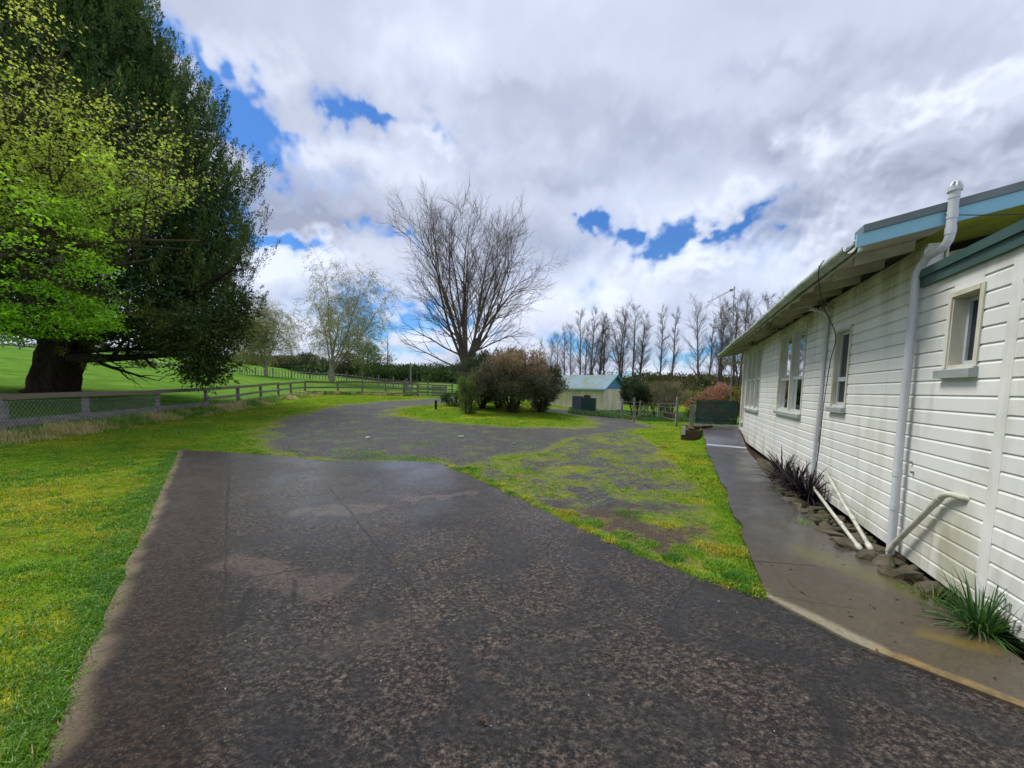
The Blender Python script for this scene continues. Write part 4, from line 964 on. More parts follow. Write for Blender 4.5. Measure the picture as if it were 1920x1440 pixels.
# little post, power pole
p = G(817, 768); b = MB(); b.bar(p, p+V3(.01, 0, .5), .11, .11, (1, 0, 0), .006); b.bar(p+V3(.01, 0, .505), p+V3(.01, 0, .53), .13, .13, (1, 0, 0)); o = obj('marker_post', b.mesh('marker_post'), M['barkd']); tag(o, 'short dark post standing alone on the island lawn by the gravel', 'post')
pp = at(770, 720, 85); pp[2] = fz(pp)
pole = thing('power_pole', 'distant timber power pole with crossarm in front of the dark trees', 'pole', pp); top = at(770, 680, 85)
b = MB(); b.tube([pp, top], [.2, .14], 8); obj('mast', b.mesh('mast'), M['rail'], pole); b = MB(); b.bar(top+V3(-1.1, 0, -.35), top+V3(1.1, 0, -.35), .15, .18); obj('crossarm', b.mesh('crossarm'), M['rail'], pole)

# ------------------------------------------------------------------ shed
cS = V3(8.3, 35, tz(8.3, 35)-.05); gdir = V3(.66, .751, 0); ldir = V3(-.751, .66, 0)
shed = thing('shed', 'cream walled garage with mossy blue iron roof and blue boarded gable', 'shed', cS)
WH, GWd, LL = 2.15, 4.1, 8.5
def sp3(a, b_, z): return cS+gdir*a+ldir*b_+V3(0, 0, z)
b = MB(); b.hexa([sp3(0, 0, -.3), sp3(GWd, 0, -.3), sp3(GWd, LL, -.3), sp3(0, LL, -.3), sp3(0, 0, WH), sp3(GWd, 0, WH), sp3(GWd, LL, WH), sp3(0, LL, WH)]); obj('wall', b.mesh('wall'), M['shedwall'], shed)
RH = 1.25; n_ = 9
for i_ in range(n_):
    t0, t1 = i_/n_, (i_+.93)/n_; z0, z1 = WH+RH*t0, WH+RH*t1; x0, x1 = GWd/2*t0, GWd/2*t1
    if i_ == 0: b = MB()
    b.hexa([sp3(x0, -.03, z0), sp3(GWd-x0, -.03, z0), sp3(GWd-x0, .03, z0), sp3(x0, .03, z0), sp3(x1, -.015, z1), sp3(GWd-x1, -.015, z1), sp3(GWd-x1, .03, z1), sp3(x1, .03, z1)])
obj('gable_boards', b.mesh('gable_boards'), M['shedblue'], shed)
b = MB(); nC = 90
for sgn in (0, 1):
    vv = []; ys = np.linspace(-.3, LL+.3, nC*2)
    for j, y_ in enumerate(ys):
        wv = .03 if j % 2 else 0.
        for t_ in (-.12, 1):
            a = GWd/2*t_; a = a if not sgn else GWd-a; vv.append(sp3(a, y_, WH+RH*t_+.08+wv))
    b.raw(vv, [[2*j, 2*j+1, 2*j+3, 2*j+2] for j in range(len(ys)-1)])
obj('roof', b.mesh('roof'), M['shedroof'], shed)
b = MB()
for sgn in (0, 1):
    f_ = lambda a: a if not sgn else GWd-a
    b.bar(sp3(f_(-.25), -.33, WH-.08), sp3(GWd/2, -.33, WH+RH+.06), .04, .16)
obj('barge_board', b.mesh('barge_board'), M['shedblue'], shed)
b = MB(); b.bar(sp3(-.28, -.3, WH-.05), sp3(-.28, LL+.3, WH-.05), .1, .12); obj('gutter', b.mesh('gutter'), M['blue'], shed)
b = MB(); b.hexa([sp3(-.02, -.02, -.3), sp3(.1, -.02, -.3), sp3(.1, .1, -.3), sp3(-.02, .1, -.3), sp3(-.02, -.02, WH), sp3(.1, -.02, WH), sp3(.1, .1, WH), sp3(-.02, .1, WH)]); obj('corner_post', b.mesh('corner_post'), M['trim'], shed)
# storage bin with green front
q0 = at(1074, 775, 29); q0[2] = tz(q0[0], q0[1])
bn = thing('storage_bin', 'low grey bin with dark green front in front of the garage', 'bin', q0)
ax = [V3(.95, -.3, 0), V3(.3, .95, 0), V3(0, 0, 1)]
b = MB(); b.box(q0+ax[0]*.35+V3(0, 0, .55), (.35, .5, .55), ax); b.box(q0+ax[0]*.35+V3(0, 0, 1.12), (.38, .53, .02), ax); obj('body', b.mesh('body'), M['greybin'], bn)
b = MB(); b.box(q0+ax[0]*1.2+V3(0, 0, .52), (.48, .48, .5), ax); [b.box(q0+ax[0]*(.8+.16*i_)-ax[1]*.49+V3(0, 0, .52), (.015, .012, .48), ax) for i_ in range(6)]; obj('green_panel', b.mesh('green_panel'), M['gategreen'], bn)
for x_, px, py in ((0, 1117, 776), (1, 1140, 778)):
    pass
# crouched junk on the bin
b = MB(); c_ = q0+ax[0]*.95+V3(0, 0, 1.1); b.box(c_, (.15, .12, .1), ax); b.box(c_+V3(.25, 0, 0), (.1, .1, .07), ax); b.tube([c_+V3(-.05, 0, .1), c_+V3(.3, .1, .13)], .03, 6); o = obj('scrap_heap', b.mesh('scrap_heap'), M['brick']); tag(o, 'small reddish heap of scrap on top of the storage bin', 'scrap')
# garden fence posts
gps = [((1188, 792), 1.35), ((1199, 785), 1.2), ((1214, 783), 1.1), ((1268, 800), 1.4), ((1165, 784), 1.2), ((1233, 788), 1.1)]
gf_ = thing('garden_fence', 'wire fence on thin timber posts between the lawn and the rough garden', 'fence', G(1188, 792))
tops = []
for (p_, h_) in sorted(gps): p = G(*p_); b = MB(); b.bar(p-V3(0, 0, .1), p+V3(rng.normal(0, .03), 0, h_), .1, .1, (1, 0, 0), .005); obj('post', b.mesh('post'), M['rail'], gf_); tops.append(p)
b = MB()
for z_ in (.3, .6, .9, 1.1): b.tube([p+V3(0, -.06, z_) for p in tops], .006, 3)
obj('wires', b.mesh('wires'), M['wire'], gf_)
# ------------------------------------------------------------------ trees: skeleton generator
class Skel:
    def __init__(s, seed): s.R = np.random.default_rng(seed); s.seg = []; s.tips = []
    def grow(s, p, d, L, r, lv, P):
        R = s.R; s.ph0 = R.uniform(0, 6.283); pr = P[lv]; n = pr.get('n', 6); pts = [p]; rad = [r]; d = d/np.linalg.norm(d); dirs = [d]
        for i in range(n):
            d = d+R.normal(0, pr.get('wob', .1), 3)+V3(0, 0, pr.get('up', 0.))+pr.get('pull', 0)*V3(*P[0].get('pv', (0, 0, 0))); d /= np.linalg.norm(d)
            p = p+d*L/n; pts.append(p); rad.append(max(r*(1-(i+1)/n*pr.get('tap', .85)), .0015)); dirs.append(d)
        s.seg.append((np.array(pts), np.array(rad), pr.get('k', 4), lv))
        if lv+1 < len(P):
            nx = P[lv+1]; nc = nx['c']; nc = int(R.integers(nc[0], nc[1]+1)) if isinstance(nc, tuple) else nc
            if nx.get('perlen'): nc = max(1, int(round(L*nx['perlen']*R.uniform(.8, 1.2))))
            t0 = nx.get('t0', .25)
            for j in range(nc):
                t = t0+(1-t0)*((j+R.uniform(0, 1))/nc); f = min(t*n, n-.001); i = int(f); q = pts[i]+(pts[i+1]-pts[i])*(f-i); dd = dirs[i]
                s.ph0 += .0; a = math.radians(R.uniform(*nx['ang'])); ph = j*2.4+R.normal(0, .35)+s.ph0; ref = V3(0, 0, 1) if abs(dd[2]) < .9 else V3(1, 0, 0)
                u_ = np.cross(dd, ref); u_ /= np.linalg.norm(u_); v_ = np.cross(dd, u_)
                cd = dd*math.cos(a)+(u_*math.cos(ph)+v_*math.sin(ph))*math.sin(a)
                if nx.get('flat'): cd[2] *= nx['flat']
                ln = nx['len'](t, R, L) if callable(nx['len']) else L*nx['len']*R.uniform(.7, 1.2)*(1-.45*t)
                rr = min(rad[i]*.75, r*nx.get('rr', .45)*(1-.3*t)); rr = max(rr, nx.get('rmin', .004))
                s.grow(q, cd, ln, rr, lv+1, P)
        else: s.tips.append((pts[-1], dirs[-1], pts[len(pts)//2]))
    def mesh(s, name, lo=0, hi=99, rs=1.):
        groups = {}
        for pts, rad, k_, lv in s.seg:
            if lo <= lv <= hi: groups.setdefault((len(pts), k_), []).append((pts, rad))
        vs, qs, n = [], [], 0
        for (npt, k_), L in groups.items():
            v, q = tubes(np.array([a for a, _ in L]), np.array([r_ for _, r_ in L])*rs, k_); vs.append(v); qs.append(q+n); n += len(v)
        return np_mesh(name, np.vstack(vs), [np.vstack(qs)], True)
    def scalar_bounds(s): a = np.vstack([x[0] for x in s.seg]); return a.min(0), a.max(0)
def leaves(pos, nrm_dir, size, asp, col, bend_=.25, Rr=None, jit=.5):
    """leaf quads; pos (n,3), nrm_dir (n,3) = growth direction"""
    Rr = Rr or rng; n = len(pos); d = nrm_dir+Rr.normal(0, jit, (n, 3)); d /= np.linalg.norm(d, axis=1, keepdims=True)
    s = np.cross(d, Rr.normal(0, 1, (n, 3))); s /= np.linalg.norm(s, axis=1, keepdims=True)
    L = (size*Rr.uniform(.6, 1.3, n))[:, None]; w = L*asp
    P = np.stack([pos, pos+d*L*.5+s*w*.5, pos+d*L, pos+d*L*.5-s*w*.5], 1)
    b_ = np.arange(n)*4
    return P.reshape(-1, 3), np.c_[b_, b_+1, b_+2, b_+3], np.repeat(col, 4, 0)
def leaf_obj(name, sets, mat, parent=None):
    vs, qs, cs, n = [], [], [], 0
    for v, q, c in sets: vs.append(v); qs.append(q+n); cs.append(c); n += len(v)
    me = np_mesh(name, np.vstack(vs), [np.vstack(qs)]); cattr(me, 'tint', np.vstack(cs)); return obj(name, me, mat, parent)
def cols(n, c0, c1, Rr=None, t=None):
    t = (Rr or rng).uniform(0, 1, n) if t is None else t
    t = np.clip(t, 0, 1)[:, None]; return np.asarray(c0)*(1-t)+np.asarray(c1)*t
def base(px, Y_): p = at(px, 720, Y_); p[2] = tz(p[0], p[1]); return p

# main bare tree
b_ = base(872, 26.5); b_[2] -= .1
tr = thing('bare_tree', 'large leafless many stemmed tree rising behind the dark shrubs', 'tree', b_)
sk = Skel(12)
P = [dict(n=4, wob=.03, k=10, tap=.35), dict(c=15, t0=.62, ang=(5, 40), len=lambda t, R, L: R.uniform(8.3, 10.6), n=12, wob=.055, up=.028, k=7, rr=.30, tap=.92, rmin=.05),
     dict(c=12, t0=.14, ang=(18, 52), len=lambda t, R, L: L*(.50-.24*t)*R.uniform(.7, 1.2), n=9, wob=.09, up=.03, k=5, rr=.32, rmin=.013, tap=.85),
     dict(c=9, t0=.15, ang=(18, 50), len=lambda t, R, L: max(.6, L*(.55-.3*t))*R.uniform(.7, 1.3), n=6, wob=.1, up=.03, k=3, rr=.4, rmin=.008, tap=.7),
     dict(c=6, t0=.15, ang=(18, 45), len=lambda t, R, L: R.uniform(.3, .8), n=3, wob=.1, up=.03, k=3, rr=.5, rmin=.0052, tap=.6)]
sk.grow(b_, V3(-.01, 0, 1), 3.3, .48, 0, P)
# low spreading left limbs
for zz_, dx, dy in ((2.4, -1, .1), (3.4, -1, -.4), (2.9, 1, .2), (3.6, 1, -.5), (4.2, -1, .5), (4.6, -.9, 0)):
    sk.grow(b_+V3(dx*.2, 0, zz_), V3(dx, dy, .32), 4.6, .07, 2, P)
obj('trunk', sk.mesh('trunk', 0, 1), M['barkg'], tr); obj('twigs', sk.mesh('twigs', 2, 9), M['twig'], tr)

# birches
def birch(px, Y_, H, lab, seed, W=1., leafn=14000, twig=1., lc=((.19, .24, .05), (.34, .38, .10))):
    b_ = base(px, Y_); b_[2] -= .1; sk = Skel(seed)
    P = [dict(n=4, wob=.05, k=8, tap=.4), dict(c=8, t0=.6, ang=(12*W, 48*W), len=lambda t, R, L: H*R.uniform(.5, .8), n=10, wob=.06, up=.075, k=6, rr=.42, tap=.92, rmin=.04),
         dict(c=14, t0=.15, ang=(25, 60), len=lambda t, R, L: L*(.45-.22*t)*R.uniform(.7, 1.2), n=8, wob=.09, up=.01, k=4, rr=.36, rmin=.016),
         dict(c=12, t0=.2, ang=(25, 70), len=lambda t, R, L: R.uniform(.8, 2.0), n=6, wob=.08, up=-.14, k=3, rr=.3, rmin=.009, tap=.5),
         dict(c=4, t0=.3, ang=(15, 50), len=lambda t, R, L: R.uniform(.5, 1.3), n=4, wob=.05, up=-.28, k=3, rr=.5, rmin=.008, tap=.4)]
    sk.grow(b_, V3(0, 0, 1), H*.17, H*.026, 0, P)
    t_ = thing('birch_tree', lab, 'tree', b_, 'birch trees in the field')
    obj('trunk', sk.mesh('trunk', 0, 1), M['birch'], t_); obj('twigs', sk.mesh('twigs', 2, 9, twig), M['birch'], t_)
    pts = np.vstack([x[0] for x in sk.seg if x[3] >= 3]); i_ = rng.integers(0, len(pts), leafn); pos = pts[i_]+rng.normal(0, .08, (leafn, 3))
    zt = (pos[:, 2]-b_[2])/H
    keep = rng.uniform(0, 1, leafn) < np.clip(1.25-zt, .15, 1); pos = pos[keep]
    leaf_obj('foliage', [leaves(pos, np.tile([0, 0, -1.], (len(pos), 1)), .15, .45, cols(len(pos), *lc))], M['leaf'], t_)
birch(622, 47, 14.3, 'tall birch with drooping pale twigs standing behind the fence bend', 21, 1., 26000)
birch(500, 52, 10.4, 'shorter greener birch beside the big conifer', 33, 1.05, 42000)
# thin far sapling near the birch
def bare_small(px, Y_, H, seed, name, lab, mat, w=.35, group=None):
    b_ = base(px, Y_); sk = Skel(seed); P = [dict(n=8, wob=.03, k=6, tap=.9), dict(c=22, t0=.25, ang=(20, 50), len=lambda t, R, L: L*w*(1.1-t)*R.uniform(.6, 1.2), n=6, wob=.08, up=.06, k=4, rr=.3, rmin=.02), dict(c=6, t0=.2, ang=(20, 50), len=lambda t, R, L: L*.45*R.uniform(.6, 1.1), n=4, wob=.1, up=.04, k=3, rr=.4, rmin=.012)]
    sk.grow(b_, V3(0, 0, 1), H, H*.016, 0, P); t_ = thing(name, lab, 'tree', b_, group); obj('trunk', sk.mesh('trunk', 0, 0), mat, t_); obj('branches', sk.mesh('branches', 1, 9), mat, t_)
bare_small(728, 95, 11, 5, 'bare_tree', 'small leafless tree on the skyline right of the birches', M['twig'], .4)

# poplar row: five variants, copied with their parts
def poplar_var(seed, fork, w):
    sk = Skel(seed); H = 14.
    P = [dict(n=12, wob=.013, k=6, tap=.93), dict(c=34, t0=.15, ang=(28, 60), len=lambda t, R, L: H*w*1.5*(1.1-.75*t)*R.uniform(.4, 1.2), n=7, wob=.09, up=.05, k=4, rr=.26, rmin=.024),
         dict(c=9, t0=.12, ang=(15, 45), len=lambda t, R, L: L*.5*R.uniform(.5, 1.1), n=4, wob=.1, up=.06, k=3, rr=.45, rmin=.011), dict(c=5, t0=.2, ang=(15, 40), len=lambda t, R, L: R.uniform(.4, 1.0), n=2, wob=.1, up=.05, k=3, rr=.5, rmin=.0085)]
    sk.grow(V3(0, 0, 0), V3(.0, 0, 1), H, .22, 0, P)
    if fork: sk.grow(V3(0, 0, .4), V3(fork, .05, 1), H*.85, .17, 0, P)
    return sk.mesh('trunk', 0, 0), sk.mesh('branches', 1, 9)
PV = [poplar_var(101, 0, .2), poplar_var(102, .16, .18), poplar_var(103, 0, .27), poplar_var(104, -.14, .2), poplar_var(105, 0, .15)]
for a, c in PV: a.materials.append(M['poplar']); c.materials.append(M['poplar'])
POP = [(1011, 640, 80, 4), (1030, 636, 82, 2), (1046, 628, 80, 0), (1058, 618, 80, 4), (1070, 612, 78, 0), (1087, 588, 76, 0), (1096, 610, 79, 4), (1106, 583, 76, 1), (1123, 592, 77, 1), (1132, 595, 80, 4), (1160, 578, 75, 2), (1165, 590, 78, 3), (1186, 574, 75, 0), (1199, 590, 76, 1), (1236, 583, 74, 4), (1258, 586, 72, 4), (1308, 570, 66, 2), (1328, 605, 72, 4), (1345, 570, 62, 1), (1352, 573, 66, 2), (1374, 560, 66, 0), (1387, 556, 58, 3), (1392, 575, 62, 2), (1426, 555, 60, 0), (1447, 560, 64, 2), (1470, 556, 60, 1), (1490, 566, 66, 0), (1512, 570, 70, 2)]
for i_, (px, yt, Y_, v_) in enumerate(POP):
    b_ = base(px, Y_); top = at(px, yt, Y_)[2]; sc = (top-b_[2])/14.2
    fromr = len(POP)-i_
    lab = 'bare poplar in the row beyond the garage, '+(ords[i_]+' from the left')
    t_ = bpy.data.objects.new('bare_poplar', None); C.objects.link(t_); t_.location = tuple(b_); t_.scale = (sc*.9, sc*.9, sc); t_.rotation_euler = (0, 0, float(rng.uniform(0, 6.28))) if v_ not in (1, 3) else (0, 0, float(rng.normal(0, .3)))
    t_['label'] = lab; t_['category'] = 'tree'; t_['group'] = 'bare poplars in the row behind the garden'
    for nm, me in zip(('trunk', 'branches'), PV[v_]): c = bpy.data.objects.new(nm, me); C.objects.link(c); c.parent = t_

# ------------------------------------------------------------------ leafy masses
def blob_points(c, r, n, shell=.55, Rr=None, lump=.25, seed=0):
    Rr = Rr or rng; d = Rr.normal(0, 1, (n, 3)); d /= np.linalg.norm(d, axis=1, keepdims=True)
    rad = (1-shell*Rr.uniform(0, 1, n)**1.6)
    l = 1+lump*(np.sin(d[:, 0]*5+seed)*np.sin(d[:, 1]*6+seed*2)+np.sin(d[:, 2]*7+seed*3)*.6)
    return np.asarray(c)+d*np.asarray(r)*(rad*l)[:, None], d
def shrub(name, px, Y_, r, h, lab, cat, c0, c1, n=9000, size=.13, asp=.4, seed=1, stems=7, mat='leaf', lump=.2, barkm='barkd', lift=.3, group=None, ctop=None, holes=0.):
    b_ = base(px, Y_); R = np.random.default_rng(seed); t_ = thing(name, lab, cat, b_, group); sk = Skel(seed)
    P = [dict(n=6, wob=.12, k=6, up=.03), dict(c=6, t0=.3, ang=(20, 50), len=.5, n=4, wob=.15, k=4, rr=.5, rmin=.012), dict(c=4, t0=.2, ang=(20, 50), len=.5, n=3, wob=.15, k=3, rr=.5, rmin=.008)]
    for i_ in range(stems): a = i_*6.28/stems+R.uniform(0, .6); sk.grow(b_+V3(math.cos(a), math.sin(a), 0)*.12, V3(math.cos(a)*.7*r/h, math.sin(a)*.7*r/h, 1), h*.9, .02*h+.01, 0, P)
    obj('stems', sk.mesh('stems'), M[barkm], t_)
    ncl = max(14, int(n/130)); cc, dd = blob_points(b_+V3(0, 0, h*(.5+lift*.5)), (r, r, h*(.5-lift*.42)), ncl, .5, R, lump, seed)
    k_ = R.integers(0, ncl, n); pos = cc[k_]+R.normal(0, 1, (n, 3))*.11*r**.5*(1+size); pos[:, 2] = np.maximum(pos[:, 2], b_[2]+.03)
    br = R.uniform(0, 1, ncl)[k_]*.6+R.uniform(0, 1, n)*.4; col = cols(n, c0, c1, R, br)
    if ctop is not None: q = sstep(.55, .9, (pos[:, 2]-b_[2])/h+.1*(pos[:, 0]-b_[0])/r)*R.uniform(.2, 1, n); col = col*(1-q[:, None])+np.asarray(ctop)*q[:, None]
    leaf_obj('foliage', [leaves(pos, dd[k_]*.8+V3(0, 0, .35), size, asp, col, Rr=R)], M[mat], t_); return t_
shrub('large_shrub', 905, 23.5, 1.45, 3.3, 'dark leaved shrub at the left of the group under the bare tree', 'shrub', (.04, .062, .03), (.12, .155, .08), 17000, .14, .35, 41, 6, lift=.10, group='shrubs on the island lawn')
shrub('large_shrub', 962, 21.8, 2.05, 3.35, 'broad brownish shrub on many stems in the middle of the island', 'shrub', (.06, .068, .038), (.19, .185, .115), 26000, .13, .35, 43, 10, lift=.16, ctop=(.40, .27, .16), group='shrubs on the island lawn')
shrub('large_shrub', 1016, 22.6, 1.25, 2.9, 'dark shrub at the right of the island group, nearest the garage', 'shrub', (.05, .06, .033), (.16, .17, .095), 13000, .13, .35, 47, 5, lift=.12, group='shrubs on the island lawn')
shrub('large_shrub', 935, 24.6, 1.3, 3.5, 'tall grey green shrub directly behind the broad brownish shrub', 'shrub', (.055, .07, .035), (.16, .18, .10), 11000, .13, .35, 49, 5, lift=.1, group='shrubs on the island lawn')
shrub('young_conifer', 879, 20.6, .62, 1.75, 'small feathery olive green bush with upright tips left of the dark shrubs', 'shrub', (.06, .11, .03), (.18, .24, .06), 4200, .13, .2, 51, 5, lump=.35, lift=.1)
shrub('low_shrub', 858, 24.5, 1.0, .75, 'low green shrub at the foot of the bare tree', 'shrub', (.03, .06, .02), (.06, .1, .03), 3000, .12, .35, 52, 4, lift=.1)
shrub('fruit_tree', 1192, 27.5, 1.15, 2.5, 'dark evergreen shrub on a short trunk right of the garage', 'shrub', (.022, .04, .018), (.06, .085, .04), 8000, .14, .4, 53, 2, lift=.42)
shrub('fruit_tree', 1258, 25.5, 1.25, 2.6, 'pale twiggy half bare bush with short trunk behind the lawn', 'shrub', (.12, .11, .06), (.22, .19, .11), 3600, .11, .3, 54, 9, lift=.35, barkm='barkg')
shrub('fruit_tree', 1300, 26, .8, 1.9, 'small yellow green leafy bush next to the green gate', 'shrub', (.12, .17, .03), (.26, .3, .05), 3000, .12, .4, 55, 4, lift=.2)
shrub('fruit_tree', 1232, 30, 1.1, 2.0, 'mid green bush between the evergreen and the twiggy bush', 'shrub', (.04, .08, .03), (.1, .14, .05), 4000, .13, .4, 56, 4, lift=.2)
shrub('red_shrub', 1350, 21.5, 1.25, 1.85, 'red and yellow leaved shrub showing over the green gate', 'shrub', (.16, .10, .05), (.38, .21, .13), 9000, .12, .45, 57, 6, lift=.15, ctop=(.40, .20, .15))
shrub('yellow_shrub', 1386, 20.5, .5, 1.95, 'yellow green shrub at the right end behind the green gate', 'shrub', (.14, .15, .03), (.3, .24, .05), 3000, .11, .45, 58, 4, lift=.2)
# scrub on the bank beyond the garden
sets = []
R = np.random.default_rng(5)
for i_ in range(420):
    Y_ = R.uniform(50, 88); px = R.uniform(985, 1480); X_ = (px-960)/720*Y_; z = tz(X_, Y_); r_ = R.uniform(1.0, 2.4)
    c = [(.05, .07, .02), (.075, .075, .025), (.11, .085, .03), (.035, .055, .02), (.10, .12, .03)][int(R.integers(5))]
    p, d_ = blob_points((X_, Y_, z+r_*.35), (r_*1.3, r_, r_*.7), 260, .4, R, .2, i_); sets.append(leaves(p, d_+V3(0, 0, .3), .42, .5, np.asarray(c)*R.uniform(.6, 1.4, (260, 1)), Rr=R))
o = leaf_obj('scrub', sets, M['leaf']); tag(o, 'rough olive and brown scrub covering the bank beyond the garden', 'scrub', kind='stuff')
# far wood
sets = []
for i_ in range(760):
    Y_ = R.uniform(92, 150) if i_ < 560 else R.uniform(112, 150); px = R.uniform(540, 1010) if i_ < 560 else R.uniform(-80, 560); X_ = (px-960)/720*Y_
    z = tz(X_, Y_); r_ = R.uniform(1.5, 3.6)*(Y_/110); ytop = (684+(px-700)*.012 if i_ < 560 else 652+px*.045)+R.normal(0, 2.2)
    ztop = at(px, ytop, Y_)[2]; zc = R.uniform(z, max(z+.5, ztop-r_*.75))
    c = [(.025, .055, .018), (.04, .08, .02), (.07, .13, .03), (.02, .04, .02), (.05, .075, .03)][int(R.choice(5, p=[.3, .25, .15, .2, .1]))]
    p, d_ = blob_points((X_, Y_, zc), (r_*1.2, r_, r_*.75), 300, .4, R, .2, i_); sets.append(leaves(p, d_+V3(0, 0, .3), .6, .5, np.asarray(c)*R.uniform(.6, 1.35, (300, 1)), Rr=R))
o = leaf_obj('far_wood', sets, M['leaf']); tag(o, 'dark green wood running across the skyline behind the fields', 'wood', kind='stuff')
def far_tree(px, Y_, yt, w, lab, c0, c1, seed, n=5000, conic=0):
    b_ = base(px, Y_); H = at(px, yt, Y_)[2]-b_[2]; R = np.random.default_rng(seed); t_ = thing('far_tree', lab, 'tree', b_, 'distant trees beyond the field')
    b = MB(); b.tube([b_, b_+V3(0, 0, H*.8)], [.35, .05], 7); obj('trunk', b.mesh('trunk'), M['barkd'], t_)
    nb = 16; sets = []
    for i_ in range(nb):
        t = (i_+.5)/nb; rr = w*(1-t*.8 if conic else math.sin(math.pi*(.15+.8*t))**.6); p, d_ = blob_points(b_+V3(R.normal(0, rr*.35), R.normal(0, rr*.35), H*(.08+.86*t)), (rr*.75, rr*.75, H*.11), n//nb, .6, R, .25, i_); sets.append(leaves(p, d_+V3(0, 0, .5), .45, .4, cols(n//nb, c0, c1, R), Rr=R))
    leaf_obj('crown', sets, M['leaf'], t_)
far_tree(690, 92, 645, 4.2, 'bright green rounded conical tree right of the tall birch', (.05, .09, .025), (.10, .16, .04), 61)
far_tree(655, 96, 662, 5, 'brownish green tree partly behind the tall birch', (.05, .05, .025), (.09, .09, .04), 62)
far_tree(580, 100, 664, 5.5, 'dark tree between the two birches', (.03, .04, .02), (.07, .075, .03), 63)
far_tree(475, 105, 672, 6, 'dark green tree behind the shorter birch', (.035, .055, .02), (.08, .1, .03), 64)
far_tree(535, 104, 668, 5, 'reddish brown tree left of the tall birch, on the skyline', (.06, .04, .025), (.11, .08, .045), 65)
far_tree(20, 110, 648, 6, 'distant green tree at the left edge of the field', (.05, .08, .02), (.1, .14, .03), 66)

# ------------------------------------------------------------------ big conifer
b_ = base(100, 20.); b_[2] -= .15
con = thing('conifer_tree', 'huge dark conifer with leaning trunk behind the rail fence', 'tree', b_)
R = np.random.default_rng(77)
b = MB()
# trunk with buttresses: noise displaced tube, leaning right as it rises
tp = [b_+V3(0, 0, 0), b_+V3(.08, 0, .5), b_+V3(.3, 0, 1.4), b_+V3(.75, 0, 2.6), b_+V3(1.3, 0, 4), b_+V3(1.6, 0, 7), b_+V3(1.8, 0, 12), b_+V3(1.8, 0, 19)]
v, q = tubes(np.array([smooth_pts(tp, 4)]), np.interp(np.linspace(0, 7, 29), np.arange(8), [1.05, .9, .82, .86, .8, .6, .45, .1])[None], 26)
k26 = np.arange(len(v)) % 26; cen = np.array(smooth_pts(tp, 4))[np.arange(len(v))//26]; am = 1+.13*np.sin(k26*2*np.pi/26*5+.7)+.07*np.sin(k26*2*np.pi/26*9)+.05*R.normal(0, 1, len(v)); v = cen+(v-cen)*am[:, None]
b.raw(v, q); obj('trunk', b.mesh('trunk', True), M['barkd'], con)
sk = Skel(78)
P = [dict(n=10, wob=.06, k=8, tap=.85, up=.03), dict(c=7, t0=.25, ang=(20, 55), len=.42, n=7, wob=.1, k=5, rr=.4, rmin=.03), dict(c=5, t0=.2, ang=(20, 55), len=.5, n=5, wob=.12, k=4, rr=.4, rmin=.015)]
for (z_, dx, dy, dz, L_, r_) in ((1.9, .9, -.35, .12, 8., .3), (2.6, 1, .1, .35, 9, .4), (3.2, .8, -.6, .5, 8.5, .35), (3.2, -1, -.2, .05, 6, .3), (3., -.8, .4, .4, 7, .35), (4, .3, -1, .4, 7, .3), (5, -.6, -.7, .6, 7, .3), (5, .5, .8, .6, 7, .3), (7, 1, 0, .7, 7, .25), (9, -1, 0, .8, 6, .2), (2.3, 1, -.1, .04, 6.5, .17)):
    pr = dict(P[0]); pr['up'] = .035 if dz > .2 else -.012; sk.grow(b_+V3(.2+z_*.25, 0, z_), V3(dx, dy, dz), L_, r_, 0, [pr]+P[1:])
obj('branches', sk.mesh('branches'), M['barkd'], con)
# crown: plumes on the envelope
ax_x = b_[0]+1.6
env = [(1.2, 0), (2.2, 4.5), (3.5, 8.6), (6, 9.9), (9, 10.3), (11.5, 10.3), (13.5, 9.2), (16, 7.6), (18.5, 5.6), (21, 3.8), (24, 2.), (26.5, .3)]
ez, er = np.array(env).T; er = er*np.interp(ez, [0, 6, 9, 13, 16, 20, 27], [.80, .72, .71, .74, .72, .66, .55])
npl = 4600
zc = R.uniform(0, 1, npl*3); zc = 1.8+zc**.9*24; rad_ = np.interp(zc, ez, er); keep = R.uniform(0, 1, npl*3) < rad_/10.4; zc, rad_ = zc[keep][:npl], rad_[keep][:npl]; n_ = len(zc)
aa = R.uniform(0, 2*np.pi, n_); lump = 1+.07*np.sin(aa*5+zc*.9)+.06*np.sin(aa*9-zc*1.7)+R.normal(0, .035, n_)
inner_ = R.uniform(0, 1, n_)**1.7; rr_ = rad_*lump*(1-.5*inner_)
pc_ = np.c_[ax_x+rr_*np.cos(aa), b_[1]+rr_*np.sin(aa), b_[2]+zc]
lowr = (pc_[:, 2]-b_[2] < 3.4) & (np.cos(aa) < .1)
gap = (zc < 3.2) & ((np.cos(aa) < .55)); pc_ = pc_[~gap]; aa = aa[~gap]; zc = zc[~gap]; inner_ = inner_[~gap]; n_ = len(zc)
K = 105
od = np.c_[np.cos(aa), np.sin(aa), np.zeros(n_)]; pd = od*.34+np.c_[np.zeros(n_), np.zeros(n_), R.uniform(.5, 1.3, n_)]; hang = zc < 5; pd[hang] = od[hang]*.9+np.array([0, 0, -.25]); pd /= np.linalg.norm(pd, axis=1, keepdims=True)
PL = R.uniform(.7, 1.6, n_)
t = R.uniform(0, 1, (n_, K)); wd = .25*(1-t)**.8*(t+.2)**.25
pos = pc_[:, None]+pd[:, None]*(t*PL[:, None])[..., None]+R.normal(0, 1, (n_, K, 3))*wd[..., None]*.75
dirs_ = pd[:, None]+R.normal(0, .45, (n_, K, 3))
tc = R.uniform(0, 1, n_)
ca, cb, cc_ = V3(.042, .085, .026), V3(.14, .205, .045), V3(.25, .27, .055)
